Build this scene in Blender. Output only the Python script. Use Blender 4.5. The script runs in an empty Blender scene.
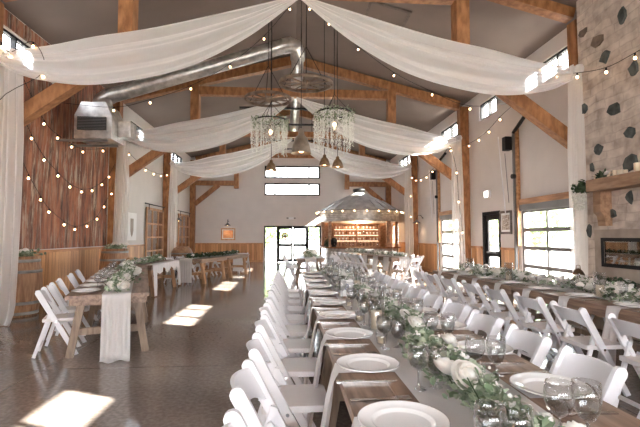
import bpy, math, random
from mathutils import Vector, Matrix
random.seed(7)
R = math.radians
PI = math.pi
scn = bpy.context.scene
col = scn.collection
ORD = ['nearest', 'second', 'third', 'fourth', 'fifth', 'sixth', 'seventh', 'eighth', 'ninth', 'tenth', 'eleventh', 'twelfth',
       'thirteenth', 'fourteenth', 'fifteenth', 'sixteenth']
ORDL = ['leftmost', 'second from left', 'third from left', 'fourth from left', 'fifth from left', 'sixth from left', 'seventh from left',
        'eighth from left', 'ninth from left', 'tenth from left', 'eleventh from left', 'twelfth from left', 'rightmost']

# ------------------------------------------------------------------ materials
def newmat(name):
    m = bpy.data.materials.new(name); m.use_nodes = True
    nt = m.node_tree
    for n in list(nt.nodes): nt.nodes.remove(n)
    out = nt.nodes.new('ShaderNodeOutputMaterial')
    return m, nt, out
def N(nt, t, **kw):
    n = nt.nodes.new(t)
    for k, v in kw.items():
        if k in n.inputs: n.inputs[k].default_value = v
        else: setattr(n, k, v)
    return n
def L(nt, a, b): nt.links.new(a, b)
def rgb(c): return (c[0], c[1], c[2], 1)
def srgb(r, g, b):
    f = lambda v: ((v/255+0.055)/1.055)**2.4 if v/255 > 0.04045 else v/255/12.92
    return (f(r), f(g), f(b))
def ramp(nt, fac, stops):
    r = N(nt, 'ShaderNodeValToRGB')
    el = r.color_ramp.elements
    while len(el) < len(stops): el.new(0.5)
    for e, (p, c) in zip(el, stops): e.position = p; e.color = rgb(c)
    L(nt, fac, r.inputs[0]); return r.outputs[0]
def coords(nt, scale=(1, 1, 1), obj=True):
    tc = N(nt, 'ShaderNodeTexCoord'); mp = N(nt, 'ShaderNodeMapping')
    mp.inputs['Scale'].default_value = scale
    L(nt, tc.outputs['Object' if obj else 'Generated'], mp.inputs[0]); return mp.outputs[0]
def noisemat(name, c0, c1, scale=(1, 1, 1), ns=4, rough=.6, detail=4, bump=0, metal=0, spec=.5, lo=.35, hi=.65, mid=None):
    m, nt, out = newmat(name)
    p = N(nt, 'ShaderNodeBsdfPrincipled'); p.inputs['Roughness'].default_value = rough
    p.inputs['Metallic'].default_value = metal; p.inputs['Specular IOR Level'].default_value = spec
    v = coords(nt, scale); n = N(nt, 'ShaderNodeTexNoise', Scale=ns, Detail=detail); L(nt, v, n.inputs['Vector'])
    st = [(lo, c0), (hi, c1)] if mid is None else [(lo, c0), ((lo+hi)/2, mid), (hi, c1)]
    L(nt, ramp(nt, n.outputs[0], st), p.inputs['Base Color'])
    if bump:
        b = N(nt, 'ShaderNodeBump', Strength=bump, Distance=.02); L(nt, n.outputs[0], b.inputs['Height']); L(nt, b.outputs[0], p.inputs['Normal'])
    L(nt, p.outputs[0], out.inputs[0]); return m
def emis(name, c, s):
    m, nt, out = newmat(name); e = N(nt, 'ShaderNodeEmission', Strength=s); e.inputs[0].default_value = rgb(c)
    L(nt, e.outputs[0], out.inputs[0]); m.cycles.emission_sampling = 'NONE'; return m
def glassmat(name, tint=(1, 1, 1), refl=.04, rim=1.0, rough=.02, ior=1.45):
    m, nt, out = newmat(name)
    t = N(nt, 'ShaderNodeBsdfTransparent'); t.inputs[0].default_value = rgb(tint)
    g = N(nt, 'ShaderNodeBsdfGlossy', Roughness=rough); g.inputs[0].default_value = (1, 1, 1, 1)
    lw = N(nt, 'ShaderNodeLayerWeight', Blend=.5); fr = N(nt, 'ShaderNodeMath', operation='POWER'); L(nt, lw.outputs['Facing'], fr.inputs[0]); fr.inputs[1].default_value = 3.2 if ior > 1.4 else 5
    ma = N(nt, 'ShaderNodeMath', operation='MULTIPLY_ADD', use_clamp=True); L(nt, fr.outputs[0], ma.inputs[0]); ma.inputs[1].default_value = rim; ma.inputs[2].default_value = refl
    mx = N(nt, 'ShaderNodeMixShader'); L(nt, ma.outputs[0], mx.inputs[0]); L(nt, t.outputs[0], mx.inputs[1]); L(nt, g.outputs[0], mx.inputs[2])
    L(nt, mx.outputs[0], out.inputs[0]); return m
def clothmat(name, c, trans=.3, see=.3):
    m, nt, out = newmat(name)
    d = N(nt, 'ShaderNodeBsdfDiffuse'); d.inputs[0].default_value = rgb(c)
    t = N(nt, 'ShaderNodeBsdfTranslucent'); t.inputs[0].default_value = rgb(c)
    s = N(nt, 'ShaderNodeBsdfTransparent')
    a = N(nt, 'ShaderNodeMixShader'); a.inputs[0].default_value = trans; L(nt, d.outputs[0], a.inputs[1]); L(nt, t.outputs[0], a.inputs[2])
    b = N(nt, 'ShaderNodeMixShader'); b.inputs[0].default_value = see; L(nt, a.outputs[0], b.inputs[1]); L(nt, s.outputs[0], b.inputs[2])
    if see > 0:
        lw = N(nt, 'ShaderNodeLayerWeight', Blend=.5); mr = N(nt, 'ShaderNodeMapRange')
        mr.inputs['To Min'].default_value = see*1.25; mr.inputs['To Max'].default_value = 0
        L(nt, lw.outputs['Facing'], mr.inputs['Value']); L(nt, mr.outputs[0], b.inputs[0])
    L(nt, b.outputs[0], out.inputs[0]); return m
def leafmat(name, c0, c1):
    m, nt, out = newmat(name)
    g = N(nt, 'ShaderNodeNewGeometry')
    c = ramp(nt, g.outputs['Random Per Island'], [(0, c0), (1, c1)])
    p = N(nt, 'ShaderNodeBsdfPrincipled', Roughness=.6); L(nt, c, p.inputs['Base Color'])
    t = N(nt, 'ShaderNodeBsdfTranslucent'); L(nt, c, t.inputs[0])
    a = N(nt, 'ShaderNodeMixShader'); a.inputs[0].default_value = .25; L(nt, p.outputs[0], a.inputs[1]); L(nt, t.outputs[0], a.inputs[2])
    L(nt, a.outputs[0], out.inputs[0]); return m
def plankmat(name, c0, c1, cg, w, axis, grain, rough=.5):
    """boards w wide across `axis` (0 x,1 y), vertical grain"""
    m, nt, out = newmat(name)
    p = N(nt, 'ShaderNodeBsdfPrincipled', Roughness=rough)
    tc = N(nt, 'ShaderNodeTexCoord'); sp = N(nt, 'ShaderNodeSeparateXYZ'); L(nt, tc.outputs['Object'], sp.inputs[0])
    mu = N(nt, 'ShaderNodeMath', operation='DIVIDE'); L(nt, sp.outputs[axis], mu.inputs[0]); mu.inputs[1].default_value = w
    fl = N(nt, 'ShaderNodeMath', operation='FLOOR'); L(nt, mu.outputs[0], fl.inputs[0])
    fr = N(nt, 'ShaderNodeMath', operation='FRACT'); L(nt, mu.outputs[0], fr.inputs[0])
    wn = N(nt, 'ShaderNodeTexWhiteNoise', noise_dimensions='1D'); L(nt, fl.outputs[0], wn.inputs['W'])
    mp = N(nt, 'ShaderNodeMapping'); mp.inputs['Scale'].default_value = grain; L(nt, tc.outputs['Object'], mp.inputs[0])
    ad = N(nt, 'ShaderNodeVectorMath', operation='ADD'); L(nt, mp.outputs[0], ad.inputs[0]); L(nt, wn.outputs['Color'], ad.inputs[1])
    n = N(nt, 'ShaderNodeTexNoise', Scale=3, Detail=5); L(nt, ad.outputs[0], n.inputs['Vector'])
    mixf = N(nt, 'ShaderNodeMath', operation='MULTIPLY_ADD'); L(nt, wn.outputs['Value'], mixf.inputs[0]); mixf.inputs[1].default_value = .45
    L(nt, n.outputs[0], mixf.inputs[2])
    c = ramp(nt, mixf.outputs[0], [(.38, c0), (.95, c1)])
    gp = N(nt, 'ShaderNodeMath', operation='LESS_THAN'); L(nt, fr.outputs[0], gp.inputs[0]); gp.inputs[1].default_value = .06
    mc = N(nt, 'ShaderNodeMix', data_type='RGBA'); L(nt, gp.outputs[0], mc.inputs[0]); L(nt, c, mc.inputs[6]); mc.inputs[7].default_value = rgb(cg)
    L(nt, mc.outputs[2], p.inputs['Base Color'])
    L(nt, p.outputs[0], out.inputs[0]); return m

M = {}
M['wall'] = noisemat('wall_paint', srgb(216, 208, 203), srgb(222, 214, 209), ns=1.5, rough=.85)
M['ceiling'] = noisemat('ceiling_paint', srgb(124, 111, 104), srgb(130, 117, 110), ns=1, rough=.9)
M['wallwhite'] = noisemat('wall_paint_light', srgb(214, 209, 204), srgb(220, 215, 210), ns=1.5, rough=.85)
M['timber'] = noisemat('fir_timber', srgb(130, 85, 50), srgb(174, 122, 80), scale=(3, 3, 1.2), ns=3, rough=.55, detail=6)
M['timber_y'] = noisemat('fir_timber_lintel', srgb(150, 104, 66), srgb(196, 148, 104), scale=(5, .6, 5), ns=3, rough=.55, detail=6)
M['mantel'] = noisemat('mantel_oak', srgb(140, 106, 80), srgb(178, 142, 112), scale=(5, 1, 5), ns=3, rough=.6, detail=6)
M['wainscot_y'] = plankmat('pine_wainscot_side', srgb(168, 112, 66), srgb(222, 168, 116), srgb(116, 72, 40), .14, 1, (2, 8, .5))
M['wainscot_x'] = plankmat('pine_wainscot_back', srgb(168, 112, 66), srgb(218, 162, 110), srgb(116, 72, 40), .14, 0, (8, 2, .5))
M['cap'] = noisemat('pine_cap', srgb(165, 112, 68), srgb(205, 148, 98), scale=(3, .8, 6), ns=4, rough=.5)
M['farm'] = noisemat('farm_table_wood', srgb(112, 88, 72), srgb(158, 130, 110), scale=(9, .9, 9), ns=3, rough=.42, detail=7)
M['farm_end'] = noisemat('farm_table_leg', srgb(118, 98, 82), srgb(158, 136, 116), scale=(6, 6, 1), ns=3, rough=.55, detail=6)
M['farm_orange'] = noisemat('warm_table_leg', srgb(156, 114, 80), srgb(198, 154, 116), scale=(6, 6, 1), ns=3, rough=.5, detail=6)
M['white'] = noisemat('white_resin', srgb(228, 226, 228), srgb(235, 233, 235), ns=2, rough=.38)
M['seatwhite'] = noisemat('white_vinyl_seat', srgb(222, 216, 214), srgb(230, 224, 222), ns=3, rough=.5)
M['porcelain'] = noisemat('porcelain', srgb(232, 229, 226), srgb(238, 235, 232), ns=2, rough=.12)
M['silver'] = noisemat('cutlery_steel', (.62, .6, .58), (.75, .73, .7), ns=3, rough=.18, metal=1)
M['galv'] = noisemat('galvanised_steel', srgb(178, 176, 173), srgb(222, 220, 217), ns=6, rough=.3, metal=.8, detail=8)
M['roofmetal'] = noisemat('grain_bin_roof', srgb(176, 173, 170), srgb(206, 203, 199), scale=(1, 1, 1), ns=3, rough=.45, metal=.15, detail=5)
M['black'] = noisemat('black_metal', srgb(26, 25, 25), srgb(36, 34, 34), ns=4, rough=.6, spec=.25)
M['steelgrey'] = noisemat('grey_door_steel', srgb(98, 94, 92), srgb(116, 112, 110), ns=2, rough=.45)
M['bandgrey'] = noisemat('barrel_band', srgb(128, 126, 122), srgb(168, 165, 160), ns=5, rough=.4, metal=.5)
M['barrel'] = noisemat('barrel_oak', srgb(132, 94, 66), srgb(178, 136, 102), scale=(7, 7, .8), ns=3, rough=.55, detail=6)
M['wheel'] = noisemat('weathered_wheel_wood', srgb(96, 78, 66), srgb(140, 120, 104), ns=6, rough=.7)
M['copper'] = noisemat('aged_metal_pendant', srgb(126, 100, 76), srgb(176, 150, 124), ns=6, rough=.35, metal=.7)
M['gauze'] = clothmat('white_gauze', (.95, .93, .91), .55, .22)
M['linen'] = clothmat('white_linen', (.84, .81, .80), .25, .06)
M['runner'] = clothmat('sheer_runner', (.86, .83, .81), .3, .12)
M['leaf'] = leafmat('eucalyptus_leaf', srgb(104, 124, 92), srgb(182, 192, 168))
M['leafdark'] = leafmat('dark_leaf', srgb(34, 52, 34), srgb(78, 98, 66))
M['tree'] = leafmat('tree_leaf', srgb(96, 118, 76), srgb(168, 182, 134))
M['bark'] = noisemat('bark', srgb(110, 92, 78), srgb(140, 122, 106), scale=(5, 5, 1), ns=4, rough=.9)
M['rose'] = leafmat('white_petal', srgb(236, 230, 222), srgb(250, 248, 244))
M['wisteria'] = leafmat('white_wisteria', srgb(226, 226, 218), srgb(246, 246, 242))
M['candle'] = noisemat('cream_wax', srgb(236, 218, 190), srgb(244, 228, 204), ns=3, rough=.5)
M['glass'] = glassmat('drinking_glass', (.92, .92, .92), .07, .9)
M['glassolid'] = glassmat('solid_glass', (.8, .8, .8), .3, .8)
M['pane'] = glassmat('window_glass', (.97, .98, .98), 0, .6)
M['water'] = glassmat('clear_water', (.9, .91, .91), .0, .35, ior=1.33)
M['bottle'] = glassmat('bottle_glass', (.75, .72, .66), .15, .9)
M['bulb'] = emis('warm_bulb', (1, .62, .32), 10)
M['lampglow'] = emis('lamp_filament', (1, .55, .25), 5)
M['signlit'] = emis('lit_sign_face', (1, .95, .88), 2.2)
M['gravel'] = noisemat('pale_gravel', srgb(190, 184, 172), srgb(214, 208, 196), ns=3, rough=.95)
M['paper'] = noisemat('white_card', srgb(238, 236, 234), srgb(244, 242, 240), ns=2, rough=.6)
M['ink'] = noisemat('blue_ink', srgb(86, 98, 140), srgb(104, 116, 158), ns=3, rough=.6)
M['photo'] = noisemat('framed_photo', srgb(120, 92, 74), srgb(214, 200, 184), ns=5, rough=.4, scale=(3, 3, 6))
M['sunset'] = noisemat('landscape_print', srgb(186, 120, 78), srgb(226, 178, 132), ns=3, rough=.5, scale=(1, 1, 5))
M['frame'] = noisemat('grey_wood_frame', srgb(88, 78, 72), srgb(118, 106, 98), ns=8, rough=.6)
M['tan'] = noisemat('tan_shield', srgb(160, 148, 136), srgb(172, 160, 148), ns=3, rough=.7)
M['barwood'] = noisemat('bar_cedar', srgb(140, 98, 70), srgb(184, 138, 104), scale=(2, 2, 5), ns=3, rough=.5, detail=6)
M['doorwood'] = noisemat('barn_door_wood', srgb(176, 128, 92), srgb(214, 168, 130), scale=(4, 4, 1), ns=3, rough=.5)
M['curtain'] = noisemat('brown_inner_shade', srgb(116, 84, 70), srgb(146, 110, 92), scale=(1, 14, .5), ns=2, rough=.8)
M['stonesmooth'] = noisemat('limestone_surround', srgb(154, 139, 126), srgb(176, 160, 146), ns=4, rough=.75, bump=.15)
M['stonedark'] = noisemat('green_fieldstone', srgb(52, 56, 54), srgb(88, 92, 88), ns=9, rough=.8, bump=.4)
M['stonebrown'] = noisemat('brown_fieldstone', srgb(94, 80, 70), srgb(124, 106, 92), ns=9, rough=.8, bump=.4)
M['soil'] = noisemat('white_stones', srgb(176, 170, 160), srgb(210, 204, 196), ns=20, rough=.8)
M['pewter'] = noisemat('pewter_shade', srgb(128, 114, 100), srgb(172, 158, 142), ns=5, rough=.4, metal=.6)
M['bronze'] = noisemat('bronze_lantern', srgb(92, 72, 56), srgb(136, 108, 84), ns=6, rough=.35, metal=.7)
# polished concrete floor
def floor_mat():
    m, nt, out = newmat('polished_concrete')
    p = N(nt, 'ShaderNodeBsdfPrincipled'); p.inputs['Specular IOR Level'].default_value = .62
    v = coords(nt)
    n1 = N(nt, 'ShaderNodeTexNoise', Scale=.55, Detail=5); n2 = N(nt, 'ShaderNodeTexNoise', Scale=26, Detail=3)
    L(nt, v, n1.inputs['Vector']); L(nt, v, n2.inputs['Vector'])
    a = ramp(nt, n1.outputs[0], [(.3, srgb(116, 105, 98)), (.7, srgb(140, 128, 119))])
    b = ramp(nt, n2.outputs[0], [(.38, srgb(104, 95, 90)), (.66, srgb(150, 139, 131))])
    mc = N(nt, 'ShaderNodeMix', data_type='RGBA'); mc.inputs[0].default_value = .45; L(nt, a, mc.inputs[6]); L(nt, b, mc.inputs[7])
    # saw-cut joints
    sp = N(nt, 'ShaderNodeSeparateXYZ'); L(nt, v, sp.inputs[0])
    def line(o, off, step):
        ad = N(nt, 'ShaderNodeMath', operation='ADD'); L(nt, o, ad.inputs[0]); ad.inputs[1].default_value = off
        d = N(nt, 'ShaderNodeMath', operation='DIVIDE'); L(nt, ad.outputs[0], d.inputs[0]); d.inputs[1].default_value = step
        f = N(nt, 'ShaderNodeMath', operation='FRACT'); L(nt, d.outputs[0], f.inputs[0])
        l = N(nt, 'ShaderNodeMath', operation='LESS_THAN'); L(nt, f.outputs[0], l.inputs[0]); l.inputs[1].default_value = .012/step
        return l.outputs[0]
    mx = N(nt, 'ShaderNodeMath', operation='MAXIMUM'); L(nt, line(sp.outputs[0], 5.6, 2.75), mx.inputs[0]); L(nt, line(sp.outputs[1], 6.15, 2.77), mx.inputs[1])
    m2 = N(nt, 'ShaderNodeMix', data_type='RGBA'); L(nt, mx.outputs[0], m2.inputs[0]); L(nt, mc.outputs[2], m2.inputs[6]); m2.inputs[7].default_value = rgb(srgb(66, 58, 54))
    L(nt, m2.outputs[2], p.inputs['Base Color'])
    r = N(nt, 'ShaderNodeMapRange'); r.inputs['To Min'].default_value = .10; r.inputs['To Max'].default_value = .17
    L(nt, n1.outputs[0], r.inputs['Value']); L(nt, r.outputs[0], p.inputs['Roughness'])
    L(nt, p.outputs[0], out.inputs[0]); return m
M['floor'] = floor_mat()
def rust_mat():
    m, nt, out = newmat('rusted_roofing_sheet')
    p = N(nt, 'ShaderNodeBsdfPrincipled', Roughness=.75)
    v1 = coords(nt, (1, 3.2, .4)); v2 = coords(nt, (1, 8, .75)); v3 = coords(nt, (1, 1.0, .7))
    n1 = N(nt, 'ShaderNodeTexNoise', Scale=1.6, Detail=8, Roughness=.7); L(nt, v1, n1.inputs['Vector'])
    n2 = N(nt, 'ShaderNodeTexNoise', Scale=1.7, Detail=8, Roughness=.75); L(nt, v2, n2.inputs['Vector'])
    n3 = N(nt, 'ShaderNodeTexNoise', Scale=1.1, Detail=3); L(nt, v3, n3.inputs['Vector'])
    c = ramp(nt, n1.outputs[0], [(.36, srgb(70, 52, 46)), (.46, srgb(118, 78, 62)), (.54, srgb(152, 94, 70)), (.66, srgb(176, 128, 100))])
    g = ramp(nt, n2.outputs[0], [(.49, (0, 0, 0)), (.60, (.9, .9, .9))])
    h = ramp(nt, n3.outputs[0], [(.40, (.1, .1, .1)), (.6, (1, 1, 1))])
    mu = N(nt, 'ShaderNodeMath', operation='MULTIPLY'); L(nt, g, mu.inputs[0]); L(nt, h, mu.inputs[1])
    mc = N(nt, 'ShaderNodeMix', data_type='RGBA'); L(nt, mu.outputs[0], mc.inputs[0]); L(nt, c, mc.inputs[6]); mc.inputs[7].default_value = rgb(srgb(184, 168, 150))
    L(nt, mc.outputs[2], p.inputs['Base Color'])
    b = N(nt, 'ShaderNodeBump', Strength=.3, Distance=.02); L(nt, n1.outputs[0], b.inputs['Height']); L(nt, b.outputs[0], p.inputs['Normal'])
    L(nt, p.outputs[0], out.inputs[0]); return m
M['rust'] = rust_mat()
def stone_mat():
    m, nt, out = newmat('ledgestone_masonry')
    p = N(nt, 'ShaderNodeBsdfPrincipled', Roughness=.85)
    tc = N(nt, 'ShaderNodeTexCoord'); sp = N(nt, 'ShaderNodeSeparateXYZ'); L(nt, tc.outputs['Object'], sp.inputs[0])
    sm = N(nt, 'ShaderNodeMath', operation='ADD'); L(nt, sp.outputs[0], sm.inputs[0]); L(nt, sp.outputs[1], sm.inputs[1])
    cb = N(nt, 'ShaderNodeCombineXYZ'); L(nt, sm.outputs[0], cb.inputs[0]); L(nt, sp.outputs[2], cb.inputs[1])
    n0 = N(nt, 'ShaderNodeTexNoise', Scale=1.6, Detail=2); L(nt, tc.outputs['Object'], n0.inputs['Vector'])
    mx = N(nt, 'ShaderNodeVectorMath', operation='MULTIPLY_ADD'); L(nt, n0.outputs['Color'], mx.inputs[0]); mx.inputs[1].default_value = (.3, .22, 0); L(nt, cb.outputs[0], mx.inputs[2])
    br = N(nt, 'ShaderNodeTexBrick', Scale=1); br.inputs['Brick Width'].default_value = .38; br.inputs['Row Height'].default_value = .15
    br.inputs['Mortar Size'].default_value = .012; br.inputs['Mortar Smooth'].default_value = .3
    br.inputs['Color1'].default_value = rgb(srgb(160, 141, 128)); br.inputs['Color2'].default_value = rgb(srgb(212, 197, 185)); br.inputs['Mortar'].default_value = rgb(srgb(172, 156, 144))
    br.inputs['Bias'].default_value = .15; br.squash = .7; br.squash_frequency = 3
    L(nt, mx.outputs[0], br.inputs['Vector'])
    n = N(nt, 'ShaderNodeTexNoise', Scale=4.5, Detail=7); L(nt, tc.outputs['Object'], n.inputs['Vector'])
    c2 = ramp(nt, n.outputs[0], [(.32, srgb(140, 124, 114)), (.5, srgb(196, 182, 170)), (.68, srgb(228, 216, 204))])
    mc = N(nt, 'ShaderNodeMix', data_type='RGBA'); mc.inputs[0].default_value = .55; L(nt, br.outputs[0], mc.inputs[6]); L(nt, c2, mc.inputs[7])
    L(nt, mc.outputs[2], p.inputs['Base Color'])
    ad = N(nt, 'ShaderNodeMath', operation='MULTIPLY_ADD'); L(nt, br.outputs['Fac'], ad.inputs[0]); ad.inputs[1].default_value = -.5; L(nt, n.outputs[0], ad.inputs[2])
    b = N(nt, 'ShaderNodeBump', Strength=.6, Distance=.03); L(nt, ad.outputs[0], b.inputs['Height']); L(nt, b.outputs[0], p.inputs['Normal'])
    L(nt, p.outputs[0], out.inputs[0]); return m
M['stone'] = stone_mat()

# ------------------------------------------------------------------ mesh helpers
KIDS = {}
class MB:
    def __init__(s): s.v = []; s.f = []; s.sm = []
    def add(s, vs, fs, smooth=False):
        o = len(s.v); s.v += [tuple(v) for v in vs]
        for f in fs: s.f.append(tuple(i+o for i in f)); s.sm.append(smooth)
        return s
    def box(s, x0, x1, y0, y1, z0, z1, mtx=None):
        vs = [(x0, y0, z0), (x1, y0, z0), (x1, y1, z0), (x0, y1, z0), (x0, y0, z1), (x1, y0, z1), (x1, y1, z1), (x0, y1, z1)]
        if mtx: vs = [mtx @ Vector(v) for v in vs]
        return s.add(vs, [(0, 3, 2, 1), (4, 5, 6, 7), (0, 1, 5, 4), (1, 2, 6, 5), (2, 3, 7, 6), (3, 0, 4, 7)])
    def bar(s, a, b, w, h, up=(0, 0, 1)):
        a = Vector(a); b = Vector(b); d = (b-a); ln = d.length; d.normalize()
        u = Vector(up)
        if abs(d.dot(u)) > .98: u = Vector((0, 1, 0))
        x = d.cross(u).normalized(); z = x.cross(d).normalized()
        vs = []
        for p in (a, b):
            for sx, sz in ((-1, -1), (1, -1), (1, 1), (-1, 1)): vs.append(p+x*sx*w/2+z*sz*h/2)
        return s.add(vs, [(3, 2, 1, 0), (4, 5, 6, 7), (0, 1, 5, 4), (1, 2, 6, 5), (2, 3, 7, 6), (3, 0, 4, 7)])
    def tube(s, pts, r, n=8, cap=True):
        pts = [Vector(p) for p in pts]; rs = r if isinstance(r, (list, tuple)) else [r]*len(pts)
        prev = None; rings = []
        for i, p in enumerate(pts):
            d = (pts[min(i+1, len(pts)-1)]-pts[max(i-1, 0)]).normalized()
            if prev is None:
                u = Vector((0, 0, 1)) if abs(d.z) < .9 else Vector((1, 0, 0))
                x = d.cross(u).normalized()
            else:
                x = (prev-d*prev.dot(d)).normalized()
            prev = x; y = d.cross(x)
            rings.append([p+(x*math.cos(2*PI*k/n)+y*math.sin(2*PI*k/n))*rs[i] for k in range(n)])
        vs = [v for rg in rings for v in rg]; fs = []
        for i in range(len(pts)-1):
            for k in range(n):
                k2 = (k+1) % n; fs.append((i*n+k, i*n+k2, (i+1)*n+k2, (i+1)*n+k))
        s.add(vs, fs, True)
        if cap:
            s.add(rings[0], [tuple(range(n))[::-1]]); s.add(rings[-1], [tuple(range(n))])
        return s
    def lathe(s, prof, n=24, c=(0, 0, 0), smooth=True, a0=0, a1=2*PI):
        full = abs(a1-a0-2*PI) < 1e-6; m = n if full else n+1
        vs = []
        for (r, z) in prof:
            for k in range(m):
                a = a0+(a1-a0)*k/n; vs.append((c[0]+r*math.cos(a), c[1]+r*math.sin(a), c[2]+z))
        fs = []
        for i in range(len(prof)-1):
            for k in range(n):
                k2 = (k+1) % m if full else k+1
                fs.append((i*m+k, i*m+k2, (i+1)*m+k2, (i+1)*m+k))
        return s.add(vs, fs, smooth)
    def grid(s, g, smooth=True, thick=0):
        nu = len(g); nv = len(g[0]); vs = [p for row in g for p in row]
        fs = [(i*nv+j, i*nv+j+1, (i+1)*nv+j+1, (i+1)*nv+j) for i in range(nu-1) for j in range(nv-1)]
        return s.add(vs, fs, smooth)
    def prism(s, poly, axis, a, b):
        """poly 2D extruded along axis from a to b. axis 0: (y,z); 1: (x,z); 2: (x,y)"""
        def mk(p, t): return (t, p[0], p[1]) if axis == 0 else ((p[0], t, p[1]) if axis == 1 else (p[0], p[1], t))
        n = len(poly); vs = [mk(p, a) for p in poly]+[mk(p, b) for p in poly]
        fs = [tuple(range(n))[::-1], tuple(range(n, 2*n))]+[(i, (i+1) % n, n+(i+1) % n, n+i) for i in range(n)]
        return s.add(vs, fs)
    def ball(s, c, r, n=8, m=6, sz=1):
        pr = [(max(1e-4, r*math.sin(PI*i/m)), -r*sz*math.cos(PI*i/m)) for i in range(m+1)]
        return s.lathe(pr, n, c)
    def leaf(s, p, d, nrm, ln, w):
        d = d.normalized(); x = d.cross(nrm)
        if x.length < 1e-3: x = Vector((1, 0, 0))
        x.normalize(); k = nrm*ln*.12
        return s.add([p, p+d*ln*.3+x*w*.5+k, p+d*ln*.75+x*w*.4+k, p+d*ln, p+d*ln*.75-x*w*.4+k, p+d*ln*.3-x*w*.5+k],
                     [(0, 1, 2, 3), (0, 3, 4, 5)])
    def mesh(s, name, mat, bevel=0):
        me = bpy.data.meshes.new(name); me.from_pydata(s.v, [], s.f)
        me.polygons.foreach_set('use_smooth', s.sm); me.materials.append(M[mat] if isinstance(mat, str) else mat); me.update()
        if bevel:
            import bmesh
            bm = bmesh.new(); bm.from_mesh(me)
            bmesh.ops.bevel(bm, geom=bm.edges[:], offset=bevel, segments=2, profile=.6, affect='EDGES'); bm.to_mesh(me); bm.free()
        return me
    def build(s, name, mat, parent=None, loc=None, bevel=0):
        return link(name, s.mesh(name, mat, bevel), parent, loc)
def link(name, data, parent=None, loc=None):
    o = bpy.data.objects.new(name, data); col.objects.link(o)
    if loc is not None: o.location = loc
    if parent is not None: o.parent = parent; KIDS.setdefault(parent.name, []).append(o)
    return o
def thing(name, label, cat, loc=(0, 0, 0), rz=0, group=None):
    o = link(name, None, None, loc); o.rotation_euler = (0, 0, rz); o.empty_display_size = .1
    return tag(o, label, cat, group)
def tag(o, label, cat, group=None, kind=None):
    o['label'] = label; o['category'] = cat
    if group: o['group'] = group
    if kind: o['kind'] = kind
    return o
def dup(root, loc, rz=0, label=None, group=None):
    r = root.copy(); col.objects.link(r); r.location = loc; r.rotation_euler = (0, 0, rz)
    if label: r['label'] = label
    if group: r['group'] = group
    def kids(src, dst):
        for ch in KIDS.get(src.name, []):
            c = ch.copy(); col.objects.link(c); c.parent = dst; KIDS.setdefault(dst.name, []).append(c); kids(ch, c)
    kids(root, r); return r
class Maker:
    """first call places the prototype, later calls copy it"""
    def __init__(s, fn): s.fn = fn; s.p = None
    def __call__(s, loc, rz, label, group=None):
        if s.p is None:
            s.p = s.fn(); s.p.location = loc; s.p.rotation_euler = (0, 0, rz); s.p['label'] = label
            if group: s.p['group'] = group
            return s.p
        r = dup(s.p, loc, rz, label, group)
        if not group and 'group' in r: del r['group']
        return r
def struct(mb, name, mat, bevel=0):
    o = mb.build(name, mat, bevel=bevel); o['kind'] = 'structure'; return o
def T(x, y, z=0, rz=0): return Matrix.Translation((x, y, z)) @ Matrix.Rotation(rz, 4, 'Z')

# ------------------------------------------------------------------ room shell
XW, YB, YF, ZE, ZR, SL = 5.6, 24.0, -5.0, 5.8, 7.2, .25
struct(MB().box(-XW-.2, XW+.2, YF, YB+.2, -.12, 0), 'floor', 'floor')
mb = MB()
mb.add([(-XW-.2, YF, ZE-.05), (0, YF, ZR), (0, YB+.2, ZR), (-XW-.2, YB+.2, ZE-.05), (-XW-.2, YF, ZE+.15), (0, YF, ZR+.2), (0, YB+.2, ZR+.2), (-XW-.2, YB+.2, ZE+.15)],
       [(0, 1, 2, 3), (7, 6, 5, 4)])
mb.add([(XW+.2, YF, ZE-.05), (0, YF, ZR), (0, YB+.2, ZR), (XW+.2, YB+.2, ZE-.05), (XW+.2, YF, ZE+.15), (0, YF, ZR+.2), (0, YB+.2, ZR+.2), (XW+.2, YB+.2, ZE+.15)],
       [(3, 2, 1, 0), (4, 5, 6, 7)])
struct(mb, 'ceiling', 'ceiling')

def wall_holes(mb, axis, t0, t1, u0, u1, z0, z1, holes):
    """wall slab in plane of axis (0: x const -> u is y) thickness t0..t1 with rectangular holes (u0,u1,z0,z1)"""
    us = sorted({u0, u1, *[h[0] for h in holes], *[h[1] for h in holes]}); zs = sorted({z0, z1, *[h[2] for h in holes], *[h[3] for h in holes]})
    us = [u for u in us if u0 <= u <= u1]; zs = [z for z in zs if z0 <= z <= z1]
    for a, b in zip(us, us[1:]):
        run = None
        for c, d in zip(zs, zs[1:]):
            m = ((a+b)/2, (c+d)/2)
            if any(h[0] < m[0] < h[1] and h[2] < m[1] < h[3] for h in holes):
                if run: _wb(mb, axis, t0, t1, a, b, *run); run = None
            else: run = (run[0], d) if run else (c, d)
        if run: _wb(mb, axis, t0, t1, a, b, *run)
def _wb(mb, axis, t0, t1, a, b, c, d):
    if axis == 0: mb.box(t0, t1, a, b, c, d)
    else: mb.box(a, b, t0, t1, c, d)

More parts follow.
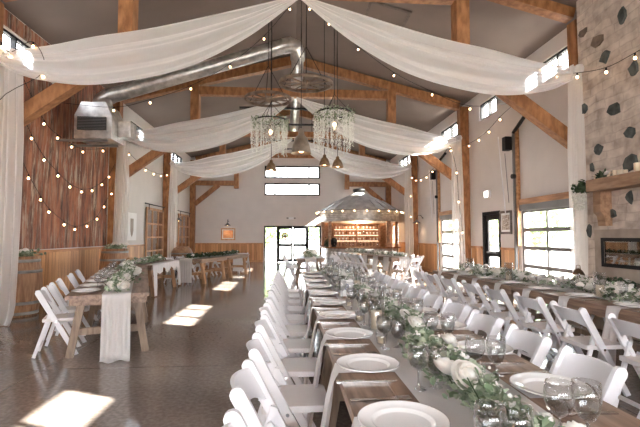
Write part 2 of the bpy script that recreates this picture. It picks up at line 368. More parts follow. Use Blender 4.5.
WZ0, WZ1 = 4.93, 5.43
clerR = [(-1.8, .55), (3.5, 5.76), (7.95, 10.2), (11.4, 12.45), (13.95, 15.8), (19.9, 22.1)]
clerL = [(-1.8, .55), (3.7, 6.05), (7.97, 9.6), (14.9, 16.7), (19.9, 22.1)]
doorsR = [(8.2, 10.25, 0, 2.1), (13.85, 15.9, 0, 2.1), (11.3, 12.35, 0, 2.15)]
hR = [(a, b, WZ0, WZ1) for a, b in clerR]+doorsR+[(22.3, 23.6, 1.0, 2.1)]
hL = [(a, b, WZ0, WZ1) for a, b in clerL]
mb = MB(); wall_holes(mb, 0, XW, XW+.2, YF, YB+.2, 0, ZE, hR); struct(mb, 'wall_right', 'wall')
mb = MB(); wall_holes(mb, 0, -XW-.2, -XW, YF, YB+.2, 0, ZE, hL); struct(mb, 'wall_left', 'wallwhite')
hB = [(-1.56, 1.62, 0, 2.02), (-1.55, 1.57, 4.7, 5.4), (-1.55, 1.57, 3.73, 4.42)]
mb = MB(); wall_holes(mb, 1, YB, YB+.2, -XW, XW, 0, ZE, hB)
mb.prism([(-XW, ZE), (XW, ZE), (0, ZR+.05)], 1, YB, YB+.2); struct(mb, 'wall_back', 'wall')

def frame_window(name, axis, pos, u0, u1, z0, z1, mull, zm=(), fw=.05, mat='black', sgn=1):
    fr = MB()
    t0, t1 = sorted((pos, pos+.1*sgn))
    for a, b in ((u0, u0+fw), (u1-fw, u1)): _wb(fr, axis, t0, t1, a, b, z0, z1)
    for a, b in ((z0, z0+fw), (z1-fw, z1)): _wb(fr, axis, t0, t1, u0+fw, u1-fw, a, b)
    for m in mull: _wb(fr, axis, t0, t1, m-fw/2, m+fw/2, z0+fw, z1-fw)
    for z in zm: _wb(fr, axis, t0, t1, u0+fw, u1-fw, z-fw/2, z+fw/2)
    o = struct(fr, name, mat)
    g = MB(); tm = (t0+t1)/2; _wb(g, axis, tm-.004, tm+.004, u0+fw, u1-fw, z0+fw, z1-fw); g.build('glass_pane', 'pane', o)
    return o
wi = 1
for (a, b) in clerR:
    n = 3 if b-a > 2 else 2
    frame_window('window_%d' % wi, 0, XW+.04, a, b, WZ0, WZ1, [a+(b-a)*k/n for k in range(1, n)]); wi += 1
for (a, b) in clerL:
    n = 3 if b-a > 2 else 2
    frame_window('window_%d' % wi, 0, -XW-.04, a, b, WZ0, WZ1, [a+(b-a)*k/n for k in range(1, n)], sgn=-1); wi += 1
for z0, z1 in ((4.7, 5.4), (3.73, 4.42)):
    frame_window('window_%d' % wi, 1, YB+.03, -1.55, 1.57, z0, z1, [-.97, .95], fw=.085); wi += 1
frame_window('window_%d' % wi, 0, XW+.04, 22.3, 23.6, 1.0, 2.1, [22.95], mat='timber_y')

# exit doors at the back
def leaf_frame(parent_name, mats, axis, pos, u0, u1, z0, z1, rails, st=.1):
    mb = MB()
    for a, b in ((u0, u0+st), (u1-st, u1)): _wb(mb, axis, pos, pos+.05, a, b, z0, z1)
    for a, b in [(z0, z0+.16), (z1-st, z1)]+rails: _wb(mb, axis, pos, pos+.05, u0+st, u1-st, a, b)
    return mb
fr = MB()
for a, b in ((-1.56, -1.48), (1.54, 1.62), (-.86, -.78), (.86, .94)): fr.box(a, b, YB+.02, YB+.14, 0, 2.02)
fr.box(-1.48, 1.54, YB+.02, YB+.14, 1.94, 2.02)
ent = struct(fr, 'door_1', 'black')
for i, (a, b) in enumerate(((-.78, .03), (.05, .86))):
    d = leaf_frame('', '', 1, YB+.05, a, b, .02, 1.94, [(.86, 1.02)], .1).build('door_leaf', 'black', ent)
    g = MB().box(a+.1, b-.1, YB+.07, YB+.078, .18, .86).box(a+.1, b-.1, YB+.07, YB+.078, 1.02, 1.84).build('glass_pane', 'pane', d)
    MB().bar((a+.15, YB+.02, .94), (b-.15, YB+.02, .94), .04, .04).build('push_bar', 'steelgrey', d)
for a, b in ((-1.48, -.86), (.94, 1.54)): MB().box(a, b, YB+.07, YB+.078, .02, 1.94).build('side_light', 'pane', ent)

# side door on the right wall
fr = MB()
for a, b in ((11.3, 11.37), (12.28, 12.35)): fr.box(XW-.02, XW+.14, a, b, 0, 2.15)
fr.box(XW-.02, XW+.14, 11.37, 12.28, 2.06, 2.15)
sd = struct(fr, 'door_2', 'black')
d = leaf_frame('', '', 0, XW+.05, 11.37, 12.28, .02, 2.06, [(.86, 1.02)], .15).build('door_leaf', 'black', sd)
MB().box(XW+.07, XW+.078, 11.52, 12.13, .18, .86).box(XW+.07, XW+.078, 11.52, 12.13, 1.02, 1.96).build('glass_pane', 'pane', d)
MB().bar((XW-.01, 11.5, .98), (XW-.01, 12.1, .98), .05, .05).build('push_bar', 'steelgrey', d)

def garage(name, y0, y1):
    z1 = 2.1
    fr = MB()
    for a, b in ((y0, y0+.07), (y1-.07, y1), ((y0+y1)/2-.035, (y0+y1)/2+.035)): fr.box(XW+.03, XW+.09, a, b, 0, z1)
    rows = [0, .27, .72, 1.16, 1.6, 2.04]
    for z in rows[1:-1]:
        for a, b in ((y0+.07, (y0+y1)/2-.035), ((y0+y1)/2+.035, y1-.07)): fr.box(XW+.03, XW+.09, a, b, z-.045, z+.045)
    for z, zz in ((0, .08), (2.02, 2.1)):
        for a, b in ((y0+.07, (y0+y1)/2-.035), ((y0+y1)/2+.035, y1-.07)): fr.box(XW+.03, XW+.09, a, b, z, zz)
    o = struct(fr, name, 'steelgrey')
    MB().box(XW+.058, XW+.064, y0+.07, y1-.07, .08, 2.02).build('glass_pane', 'pane', o)
    MB().box(XW-.05, XW-.002, y0-.08, y1+.08, 2.07, 2.22).build('header', 'steelgrey', o)
    MB().box(XW-.06, XW-.002, y0-.1, y1+.1, 2.222, 2.36).build('wood_lintel', 'timber_y', o)
    return o
garage('door_3', 8.2, 10.25); garage('door_4', 13.85, 15.9)

# wainscot + cap
def wains_side(x0, x1, name, cuts):
    mb = MB(); cp = MB()
    y = 2.0 if x0 > 0 else YF
    for a, b in cuts: mb.box(x0, x1, a, b, .12, 1.08)
    o = struct(mb, name, 'wainscot_y')
    for a, b in cuts: cp.box(x0-.02, x1+.02, a, b, 1.08, 1.14)
    cp.build('cap_rail', 'cap', o); return o
wains_side(-XW, -XW+.03, 'trim_1', [(YF, 7.55), (7.97, 13.11), (13.55, 16.45), (19.1, 21.15)])
wains_side(XW-.03, XW, 'trim_2', [(10.4, 11.24), (12.4, 13.11), (16.05, 18.63), (19.09, 22.0)])
mb = MB().box(-XW+.03, -1.6, YB-.03, YB, .12, 1.0).box(1.66, XW-.03, YB-.03, YB, .12, 1.0); tr = struct(mb, 'trim_3', 'wainscot_x')
MB().box(-XW+.03, -1.6, YB-.05, YB, 1.0, 1.06).box(1.66, XW-.03, YB-.05, YB, 1.0, 1.06).build('cap_rail', 'cap', tr)
struct(MB().box(-XW, -XW+.035, YF, YB, 0, .12), 'baseboard_left', 'cap')
struct(MB().box(-XW+.035, -1.6, YB-.035, YB, 0, .12).box(1.66, XW-.03, YB-.035, YB, 0, .12), 'baseboard_back', 'cap')
mb = MB()
for a, b in ((10.4, 11.24), (12.4, 13.8), (15.95, YB-.04)): mb.box(XW-.035, XW, a, b, 0, .12)
struct(mb, 'baseboard_right', 'cap')

# rusted sheet cladding on the left wall, corrugated, with strips of old board above the clerestory
def rust_panel():
    o = thing('rusted_metal_cladding', 'rust-brown corrugated metal sheets covering left wall above pine wainscot', 'wall cladding', (-XW, 7.95, 1.16))
    mb = MB(); y0, y1 = .03, 5.14
    n = 150
    def sheet(a, b, z0, z1, off):
        k = max(2, int((b-a)/.034)); g = []
        for z in (z0, (z0+z1)/2, z1):
            g.append([(.03+off+.012*math.sin((a+(b-a)*i/k)*2*PI/.13), a+(b-a)*i/k, z) for i in range(k+1)])
        mb.grid(g)
    cols = [0.03, .9, 1.75, 2.6, 3.45, 4.3, 5.14]
    for i in range(6):
        cuts = [[0, 1.3, 2.6, 3.74], [0, 1.95, 3.2, 3.74], [0, .9, 2.3, 3.74]][i % 3]
        for j in range(3): sheet(cols[i], cols[i+1]+.02, cuts[j], cuts[j+1]+.02, .006*((i+j) % 3))
    mb.build('metal_sheet', 'rust', o)
    bd = MB(); r = random.Random(3); y = .03
    while y < 5.1:
        w = r.choice((.18, .24, .3)); bd.box(.01, .03+r.random()*.02, y, min(y+w-.01, 5.14), 4.3, 4.6 if y < 2.3 else 4.6)
        y += w
    bd2 = MB().box(.01, .04, 2.3, 5.14, 3.76, 4.3)
    bd.build('old_board', 'rust', o); bd2.build('upper_sheet', 'rust', o)
rust_panel()

mb = MB(); wall_holes(mb, 1, YF-.2, YF, -XW, XW, 0, ZE, [(-4.0, -1.7, 1.5, 3.5), (-1.15, 1.15, 1.5, 3.5), (1.7, 4.0, 1.5, 3.5)])  # unseen wall behind the camera, openings sized to balance the light inside
mb.prism([(-XW, ZE), (XW, ZE), (0, ZR+.05)], 1, YF-.2, YF); struct(mb, 'wall_front_unseen', 'wall')
# ------------------------------------------------------------------ timber bents
YT = [7.76, 13.33, 18.86, 23.83]
names = ['nearest the camera, beside the stone chimney', 'second from the camera', 'third from the camera', 'farthest, against the back wall']
for i, y in enumerate(YT):
    t = thing('timber_truss', 'fir hammer-beam roof truss with wall posts, '+names[i], 'roof truss', (0, y, 0), 0, 'timber roof trusses')
    w = .26 if i < 3 else .22
    for s in (-1, 1):
        px = s*(5.45 if i else 5.45)
        MB().box(px-.14, px+.14, -w/2, w/2, 0, 5.62).build('post', 'timber', t)
        MB().bar((s*5.31, 0, 5.67+(.08 if i == 0 else 0)), (0, 0, 7.01+(.08 if i == 0 else 0)), w*.9, .27 if i else .2).build('rafter', 'timber', t)
        MB().box(s*3.085-.125, s*3.085+.125, -w/2-.012, w/2+.012, 4.08 if i == 3 else 4.36, 6.3).build('queen_post', 'timber', t)
        a, b = sorted((s*3.21, s*5.31))
        if i == 3: MB().box(a, b, -w/2+.01, w/2-.01, 4.24+(.22 if i < 3 else 0), 4.5+(.22 if i < 3 else 0)).build('hammer_beam', 'timber', t)
        MB().bar((s*5.34, 0, 3.2), (s*(4.05 if i == 3 else 3.16), 0, 4.28 if i == 3 else 4.78), w*.8, .24).build('brace', 'timber', t)
    MB().box(-2.96, 2.96, -w/2+.02, w/2-.02, 5.83+(.1 if i == 0 else 0), 6.08+(.1 if i == 0 else 0)).build('collar_beam', 'timber', t)

# ------------------------------------------------------------------ fabric drapes
UP = [(0.05, 5.72), (1.2, 5.42), (2.5, 5.10), (3.5, 4.91), (4.3, 4.70), (4.85, 4.60), (5.22, 4.58)]
LO = [(0.02, 5.62), (.85, 4.90), (1.75, 4.34), (2.6, 4.05), (3.5, 3.92), (4.35, 4.02), (4.85, 4.22), (5.22, 4.44)]
def cr(P, t):
    x = t*(len(P)-1); i = min(int(x), len(P)-2); f = x-i
    g = lambda k: Vector(P[max(0, min(len(P)-1, k))])
    a, b, c, d = g(i-1), g(i), g(i+1), g(i+2)
    return .5*((2*b)+(c-a)*f+(2*a-5*b+4*c-d)*f*f+(3*b-a-3*c+d)*f**3)
def drape(i, s, y, lab):
    rr = random.Random(11*i+s)
    t = thing('fabric_drape', lab, 'drape', (s*5.1, y, 0), 0, 'white gauze ceiling drapes')
    g = []; nu, nv = 64, 60
    ph = [rr.random()*6 for _ in range(6)]
    for u in range(nu+1):
        a = u/nu; U_ = cr(UP, a); Lw = cr(LO, a); row = []
        for v in range(nv+1):
            b = v/nv; p = U_.lerp(Lw, b)
            sag = math.sin(PI*a)
            pl = .03*math.sin(b*2*PI*4.3+ph[0]+1.8*a+.5*math.sin(5*a))+.045*math.sin(b*2*PI*2.1+ph[1]-2.4*a)+.007*math.sin(b*2*PI*9.5+ph[2]+3*a)
            yy = (.26*(.5-b))*(.15+sag)+pl*(.35+sag)-.18*math.sin(PI*b)*sag
            row.append((s*(p.x-5.1), yy, p.y-.12*math.sin(PI*b)*(sag)*0))
        g.append(row)
    MB().grid(g).build('swag', 'gauze', t)
    g = []; nu, nv = 30, 70
    for u in range(nu+1):
        a = u/nu; z = 4.56*(1-a)+.012; hw = ((.2 if i == 0 and s < 0 else .14)+.06*min(1, a*3)) if a < .96 else .25
        row = []
        for v in range(nv+1):
            b = v/nv*2-1
            row.append((s*(-.02-.03*a*math.sin(a*4+i)-(.24 if i == 0 and s < 0 else 0))+b*hw, -.02+.045*math.sin(b*PI*4.5+ph[3])+.03*math.sin(b*PI*2+ph[4]+a)-(.1*(a-.96)/.04 if a > .96 else 0)*(1+.4*math.sin(7*b)), z))
        g.append(row)
    MB().grid(g).build('hanging_panel', 'gauze', t)
    # gathered knot at the post
    kn = MB(); kn.lathe([(.0, -.09), (.07, -.07), (.09, 0), (.06, .07), (.0, .09)], 14, (s*.06, .0, 4.53)); kn.build('gathered_knot', 'linen', t)
side = {-1: 'left', 1: 'right'}
where = ['in front of the nearest truss', 'at the second truss', 'at the third truss']
for i, y in enumerate((7.36, 12.93, 18.46)):
    for s in (-1, 1):
        drape(i, s, y, 'sheer white fabric swag falling down the %s post, %s' % (side[s], where[i]))

# ------------------------------------------------------------------ duct and air unit
t = thing('air_duct', 'galvanised spiral duct rising along the roof then running under the ridge', 'duct', (0, 11, 6.2))
MB().tube([(-4.75, .1, -1.18), (-.35, .1, .26)], .19, 24, False).build('sloped_pipe', 'galv', t)
MB().tube([(-.35, .1, .26), (-.16, .11, .31), (-.02, .18, .29), (.05, .36, .2), (.05, .55, .13)], .205, 24, False).build('elbow', 'galv', t)
MB().tube([(.05, .55, .13), (.05, 9.2, .13)], .175, 24).build('ridge_pipe', 'galv', t)
MB().tube([(-4.75, .1, -1.18), (-4.93, .1, -1.3), (-5.0, .1, -1.52), (-4.92, .08, -1.75)], .205, 24, False).build('lower_elbow', 'galv', t)
for yy in (2.3, 4.0, 6.0, 8.0):
    mb = MB(); mb.lathe([(.185, -.03), (.185, .03)], 24); mb.v = [(x+.05, z+yy, y+.13) for x, y, z in mb.v]; mb.build('joint_ring', 'galv', t)
t = thing('air_handler', 'square galvanised air handling unit with dark grille on the rusted wall', 'air unit', (-4.7, 10.5, 3.7))
MB().prism([(-.42, 0), (.42, 0), (.42, .55), (.28, .86), (-.28, .86), (-.42, .55)], 1, -.4, .4).build('casing', 'galv', t, bevel=.01)
MB().box(-.34, .3, -.43, -.402, .2, .5).build('grille', 'black', t)
mb = MB()
for k in range(8): mb.box(-.34, .3, -.445, -.431, .215+k*.036, .228+k*.036)
mb.build('louvre', 'steelgrey', t)
MB().lathe([(.24, .862), (.22, 1.0), (.2, 1.12)], 24, (-.1, .35, 0)).build('collar', 'galv', t)
MB().box(.421, .72, -.05, .35, .12, .5).build('outlet_box', 'galv', t, bevel=.01)
MB().bar((-.9, -.3, -.03), (.3, -.3, -.03), .05, .05).bar((-.9, .3, -.03), (.3, .3, -.03), .05, .05).build('wall_bracket', 'steelgrey', t)

# ------------------------------------------------------------------ skylight panel, ridge bars
t = thing('ceiling_hatch', 'square framed hatch panel in the sloped ceiling right of the ridge', 'hatch', (2.12, 9.72, 6.66))
mt = Matrix.Rotation(math.atan(SL), 4, 'Y')
f = MB()
for a in ((-.5, .5, -.45, -.39), (-.5, .5, .39, .45), (-.5, -.44, -.39, .39), (.44, .5, -.39, .39)): f.box(a[0], a[1], a[2], a[3], -.03, .01, mt)
f.build('frame', 'frame', t); MB().box(-.44, .44, -.39, .39, -.01, .005, mt).build('panel', 'ceiling', t)
for k, (y, xa, xb) in enumerate(((15.6, -2.0, 1.6), (17.6, -1.1, 1.1), (20.6, -1.3, 1.3), (22.6, -1.5, 1.5))):
    z = 6.28-.0*k
    t = thing('track_light', 'thin black bar light hanging below the ridge, %s from the camera' % ORD[k].replace('nearest', 'first'), 'light fixture', (0, y, 5.7 if k else 5.72), 0, 'black bar lights under the ridge')
    z0 = .5 if k == 0 else .45
    MB().box(xa, xb, -.06, .06, z0-.1, z0-.04).build('bar', 'black', t)
    for xx in (xa*.7, xb*.7): MB().tube([(xx, 0, z0-.04), (xx, 0, ZR-SL*abs(xx)-5.7-.01)], .012, 6).build('hanger_rod', 'black', t)

# ------------------------------------------------------------------ leaves helper
def scatter(mb, n, fn, ln, w, rnd, up=.5):
    for _ in range(n):
        p = Vector(fn())
        d = Vector((rnd.gauss(0, 1), rnd.gauss(0, 1), rnd.gauss(up, .7)))
        if d.length < .01: continue
        nr = Vector((rnd.gauss(0, 1), rnd.gauss(0, 1), rnd.gauss(.6, 1))).normalized()
        k = rnd.uniform(.7, 1.25); mb.leaf(p, d, nr, ln*k, w*k)
def rose_mesh(name='rose', r=.045, mat='rose'):
    """cupped bloom: tight centre and overlapping rounded petals"""
    mb = MB(); rr = random.Random(5)
    mb.ball((0, 0, r*.42), r*.58, 12, 8, 1.0)
    for ring, (n, rad, z0, h, flare) in enumerate(((4, .56, .35, .72, -.12), (5, .74, .15, .78, .0), (6, .92, -.02, .74, .06), (7, 1.05, -.18, .62, .16))):
        for k in range(n):
            a = 2*PI*k/n+ring*.55+rr.random()*.2; g = []; hw_ = 1.5*PI/n
            for u in range(6):
                fu = u/5; row = []
                for v in range(7):
                    fv = (v/6-.5)*2
                    rd = rad*(math.sin(min(1, fu*1.25)*PI/2)**.7*.95+.05)+flare*fu*fu*(1-.5*fv*fv)-(.06 if flare < 0.1 else -.02)*max(0, fu-.7)
                    z = z0+h*fu-.28*h*fv*fv*fu*fu+.03*rr.random()
                    aa = a+fv*hw_*(.35+.65*math.sin(min(1, fu*1.3)*PI/2))
                    row.append((r*rd*math.cos(aa), r*rd*math.sin(aa), r*z))
                g.append(row)
            mb.grid(g)
    return mb.mesh(name, mat)
ROSE = rose_mesh()

# ------------------------------------------------------------------ chandeliers
def wheel(name, label, x, y, z, r, cat, tilt=0):
    t = thing(name, label, cat, (x, y, z)); t.rotation_euler = (tilt, 0, .2)
    mb = MB(); n = 40
    mb.lathe([(r-.05, -.03), (r, -.03), (r, .03), (r-.05, .03), (r-.05, -.03)], n); mb.build('rim', 'wheel', t)
    MB().lathe([(.001, -.07), (.07, -.07), (.08, 0), (.07, .07), (.001, .07)], 16).build('hub', 'wheel', t)
    for k in range(10):
        a = 2*PI*k/10; MB().tube([(.06*math.cos(a), .06*math.sin(a), 0), ((r-.04)*math.cos(a), (r-.04)*math.sin(a), 0)], .016, 6).build('spoke', 'wheel', t)
    for k in range(3):
        a = 2*PI*k/3+.3; MB().tube([((r-.03)*math.cos(a), (r-.03)*math.sin(a), .03), (0, 0, .85)], .008, 5).build('chain', 'black', t)
    MB().tube([(0, 0, .85), (0, 0, ZR-SL*abs(x)-z-.03)], .01, 5).build('rod', 'black', t)
    return t
w1 = wheel('wagon_wheel_chandelier', 'wooden wagon wheel hanging left of the ridge over the dance floor', -.70, 10.5, 4.84, .58, 'chandelier')
w2 = wheel('wagon_wheel_chandelier', 'wagon wheel chandelier hanging centrally under the duct elbow', .2, 9.6, 4.93, .62, 'chandelier', .04)
def wisteria(label, x, y, z, r, h, seed):
    rr = random.Random(seed)
    t = thing('wisteria_chandelier', label, 'chandelier', (x, y, z))
    MB().lathe([(r-.02, -.015), (r, -.015), (r, .015), (r-.02, .015), (r-.02, -.015)], 32).build('hoop', 'black', t)
    gl = MB(); scatter(gl, 520, lambda: ((r+rr.gauss(0, .04))*math.cos(a_(rr)), (r+rr.gauss(0, .04))*math.sin(a_.a), rr.uniform(-.2, .06)), .055, .034, rr, -.3)
    gl.build('foliage', 'leaf', t)
    fl = MB()
    for k in range(56):
        a = 2*PI*k/56+rr.gauss(0, .05); q = r+rr.gauss(0, .035); L_ = h*rr.uniform(.62, 1.05); m = int(L_/.014)
        for j in range(m):
            f = j/m; w = .020*(1-f*.7)
            p = Vector((q*math.cos(a)+rr.gauss(0, w*.6), q*math.sin(a)+rr.gauss(0, w*.6), -.05-L_*f))
            fl.leaf(p, Vector((rr.gauss(0, 1), rr.gauss(0, 1), -.6)), Vector((rr.gauss(0, 1), rr.gauss(0, 1), rr.gauss(0, 1))).normalized(), .03, .026)
    o = fl.build('wisteria_blossom', 'wisteria', t)
    for k in range(3):
        a = 2*PI*k/3; MB().tube([(r*math.cos(a), r*math.sin(a), 0), (0, 0, .45)], .007, 5).build('chain', 'black', t)
    MB().tube([(0, 0, .45), (0, 0, ZR-SL*abs(x)-z-.03)], .009, 5).build('rod', 'black', t)
    MB().lathe([(.06, -.5), (.085, -.45), (.085, -.12), (.05, -.06), (.02, 0)], 16).build('glass_lantern', 'glass', t)
    MB().tube([(0, 0, .4), (0, 0, -.2)], .006, 5).build('flex', 'black', t)
    MB().ball((0, 0, -.28), .038, 10, 8, 1.5).build('bulb', 'bulb', t)
def a_(rr): a_.a = rr.random()*2*PI; return a_.a
wisteria('hanging hoop of white wisteria with a lit lantern, left of the bell pendant', -.63, 10.5, 4.3, .4, .82, 1)
wisteria('fuller hanging hoop of white wisteria right of the bell pendant', .9, 10.0, 4.38, .42, .88, 2)
def pendant(label, x, y, z, r, h, lit, mt='copper'):
    t = thing('pendant_lamp', label, 'pendant lamp', (x, y, z))
    MB().lathe([(r, 0), (r*.97, .03*h), (r*.8, .35*h), (r*.62, .6*h), (r*.3, .75*h), (r*.28, .92*h), (r*.12, h), (.001, h), (.001, h-.01), (r*.25, .7*h), (r*.58, .56*h), (r*.76, .33*h), (r*.93, .02*h), (r, 0)], 26).build('shade', mt, t)
    MB().tube([(0, 0, h), (0, 0, ZR-SL*abs(x)-z-.03)], .008, 5).build('cord', 'black', t)
    MB().ball((0, 0, .12*h+.02), r*.32, 10, 8).build('bulb', lit, t)
pendant('large grey-brown bell pendant between the two wisteria hoops', .08, 9.0, 3.2, .22, .54, 'lampglow', 'pewter')
pendant('small copper pendant below the left wisteria hoop', -.63, 10.9, 3.12, .15, .28, 'bulb')
pendant('small copper pendant below the right wisteria hoop, left of pair', .72, 10.7, 3.22, .15, .3, 'bulb')
pendant('small copper pendant below the right wisteria hoop, right of pair', 1.02, 10.4, 3.14, .15, .28, 'bulb')

# ------------------------------------------------------------------ string lights
bulb_me = MB().ball((0, 0, -.03), .021, 10, 7, 1.15).mesh('bulb', 'bulb')
sock_me = MB().tube([(0, 0, 0), (0, 0, .045)], .014, 7).mesh('socket', 'black')
def string(label, pts, a=None, b=None):
    """pts: bulb centres; cable passes .07 above"""
    t = thing('string_light', label, 'string lights', pts[0], 0, 'festoon string lights')
    o = Vector(pts[0]); P = [Vector(p)+Vector((0, 0, .08)) for p in pts]
    if a: P = [Vector(a)]+P
    if b: P = P+[Vector(b)]
    fine = []
    for i in range(len(P)-1):
        for k in range(5): fine.append(cr(P, (i+k/5)/(len(P)-1))-o)
    fine.append(P[-1]-o)
    MB().tube(fine, .006, 5).build('cable', 'black', t)
    for p in pts:
        c = link('socket', sock_me, t, Vector(p)-o+Vector((0, 0, .03))); link('bulb', bulb_me, t, Vector(p)-o+Vector((0, 0, .03)))
X = -5.4
string('topmost string of warm bulbs sagging across the rusted wall', [(X, 9.41, 3.84), (X, 9.96, 3.66), (X, 10.59, 3.59), (X, 11.16, 3.58), (X, 12.32, 3.84), (X, 12.85, 4.08)], (X, 8.6, 4.6), (X, 13.15, 4.3))
string('middle string of warm bulbs sagging across the rusted wall', [(X, 8.99, 3.43), (X, 9.46, 3.07), (X, 10.03, 2.81), (X, 10.57, 2.62), (X, 11.15, 2.56), (X, 11.72, 2.65), (X, 12.31, 2.88), (X, 12.76, 3.16)], (X, 8.3, 4.2), (X, 13.15, 3.6))
string('lowest string of warm bulbs sagging across the rusted wall', [(X, 8.94, 2.61), (X, 9.38, 2.21), (X, 9.71, 1.97), (X, 10.36, 1.71), (X, 10.87, 1.61), (X, 11.49, 1.7), (X, 12.06, 1.91), (X, 12.48, 2.27), (X, 12.97, 2.69)], (X, 8.4, 3.3), (X, 13.15, 3.1))
string('string of bulbs in front of the near left drape', [(-4.94, 7.3, 4.58), (-4.8, 7.3, 4.42), (-4.43, 7.28, 4.6), (-4.24, 7.25, 4.08), (-4.9, 7.2, 3.55), (-5.0, 7.2, 2.6), (-5.0, 7.2, 1.65)], (-5.3, 7.4, 4.8), (-5.05, 7.2, .9))
string('bulb string falling from the ridge to the left over the dance floor', [(-.17, 10, 6.88), (-.78, 10, 6.13), (-1.57, 10, 5.43), (-2.47, 10, 4.88), (-3.39, 10, 4.53), (-4.2, 10, 4.33)], (0, 10, 7.1), (-5.5, 10, 4.5))
string('bulb string falling from the ridge to the right over the long table', [(.3, 9.9, 6.85), (.77, 10, 6.55), (1.48, 10, 5.95), (2.35, 10, 5.33), (3.29, 10, 4.88), (4.23, 10, 4.55)], (0, 9.9, 7.1), (5.5, 10, 4.75))
string('bulb string sweeping past the stone chimney on the right', [(4.95, 8.22, 4.84), (4.95, 7.71, 4.5), (4.95, 7.13, 4.28), (4.95, 6.44, 4.1), (4.95, 5.86, 4.09)], (5.45, 9.2, 5.3), (4.95, 5.2, 4.2))
string('bulb string along the right wall between first and second trusses', [(5.3, 14.08, 4.48), (5.3, 13.31, 4.26), (5.3, 12.55, 4.19), (5.3, 11.86, 4.21), (5.3, 11.23, 4.3), (5.3, 10.61, 4.47), (5.3, 9.91, 4.6)], (5.3, 14.8, 4.8), (5.3, 9.2, 4.95))
string('bulb string along the right wall beyond the second truss', [(5.2, 14.9, 4.1), (5.2, 15.6, 3.86), (5.2, 16.3, 3.74), (5.2, 17.0, 3.72), (5.2, 17.7, 3.8), (5.2, 18.3, 4.0), (5.2, 18.5, 3.2), (5.2, 18.5, 2.3)], (5.3, 14.2, 4.5), (5.2, 18.55, 1.6))
string('bulb string along the left wall beyond the second truss', [(-5.2, 13.7, 4.0), (-5.2, 14.5, 3.85), (-5.2, 15.3, 3.75), (-5.2, 16.2, 3.74), (-5.2, 17.1, 3.8), (-5.2, 17.9, 3.95), (-5.2, 18.5, 4.2)], (-5.2, 13.2, 4.3), (-5.2, 18.7, 4.4))
string('bulb string hanging down the right drape of the second truss', [(4.85, 12.85, 4.1), (5.0, 12.8, 3.4), (5.05, 12.8, 2.5), (5.15, 12.8, 1.55)], (4.75, 12.9, 4.5), (5.2, 12.8, .9))

# ------------------------------------------------------------------ chair
def chair():
    t = thing('folding_chair', '', 'chair')
    y_at = lambda z: .20-.43*z/.80
    for s in (-1, 1):
        mb = MB(); g = []
        # slanted board with rounded top, profile in (y,z), extruded in x
        d = Vector((-.43, .80)).normalized(); n = Vector((d.y, -d.x)); w = .034
        ln = math.hypot(.43, .80); base = Vector((.20, 0))
        poly = [base+n*w*.8+Vector((0, 0)), base+d*(ln-.035)+n*w]
        for k in range(1, 6): a = PI*k/6; poly.append(base+d*(ln-.035)+n*w*math.cos(a)+d*w*math.sin(a))
        poly += [base+d*(ln-.035)-n*w, base-n*w*.8]
        poly = [(p.x, max(p.y, 0)) for p in poly]
        mb.prism(poly, 0, s*.205-.015, s*.205+.015); mb.build('side_rail', 'white', t, bevel=.004)
        mb = MB().bar((s*.172, -.075, .57), (s*.172, -.245, .006), .022, .036, (0, 1, 0)); mb.build('rear_leg', 'white', t)
        MB().tube([(s*.18, -.02, .42), (s*.222, -.02, .42)], .011, 8).build('hinge_pin', 'silver', t)
        MB().bar((s*.150, -.10, .50), (s*.150, -.02, .40), .016, .022, (0, 1, 0)).build('link_arm', 'white', t)
    # seat
    mb = MB(); poly = []
    x0, y0, y1, rr = .187, -.17, .235, .05
    for cx_, cy_, a0 in ((x0-rr, y1-rr, 0), (-x0+rr, y1-rr, PI/2), (-x0+.01, y0+.01, PI), (x0-.01, y0+.01, 1.5*PI)):
        q = rr if a0 < PI else .01
        for k in range(4): a = a0+PI/2*k/3; poly.append((cx_+q*math.cos(a), cy_+q*math.sin(a)))
    mb.prism(poly, 2, .415, .455); mb.build('seat', 'seatwhite', t, bevel=.006)
    # backrest: curved panel with arched lower edge
    mb = MB(); nu = 14; F = []; B = []
    for i in range(nu+1):
        u = i/nu*2-1; x = u*.19; bow = -.045*(1-u*u); zt = .765+.012*(1-u*u); zb = .60+.055*(1-abs(u)**2.4)
        F.append([(x, y_at(z)+bow+.008, z) for z in (zb, zb*.66+zt*.34, zb*.33+zt*.67, zt)])
        B.append([(x, y_at(z)+bow-.010, z) for z in (zb, zb*.66+zt*.34, zb*.33+zt*.67, zt)])
    mb.grid(F); mb.grid([r[::-1] for r in B])
    mb.grid([[F[i][3], B[i][3]] for i in range(nu+1)]); mb.grid([[B[i][0], F[i][0]] for i in range(nu+1)])
    mb.build('backrest', 'white', t)
    MB().bar((-.19, y_at(.13), .13), (.19, y_at(.13), .13), .02, .035).build('front_stretcher', 'white', t)
    MB().bar((-.16, -.207, .13), (.16, -.207, .13), .02, .03).build('rear_stretcher', 'white', t)
    return t
Chair = Maker(chair)
rc = random.Random(21)
TOW = {1: 'nearest the camera'}
def nth(k, frm='from the camera'): return 'nearest the camera' if k == 0 else ORD[k]+' '+frm
ROW = [1.56+.69*k for k in range(10)]
ROWR = [1.62+.63*k for k in range(11)]
for k, y in enumerate([1.45+.645*q for q in range(11)]):
    Chair((-.165+rc.gauss(0, .008), y, 0), -PI/2+rc.gauss(0, .02), 'white folding chair on the aisle side of centre table, %s' % nth(k), 'chairs along the aisle side of the centre table')
for k, y in enumerate(ROWR):
    Chair((1.26+rc.gauss(0, .01), y, 0), PI/2+rc.gauss(0, .025), 'white folding chair on the fireplace side of centre table, %s' % nth(k), 'chairs along the fireplace side of the centre table')
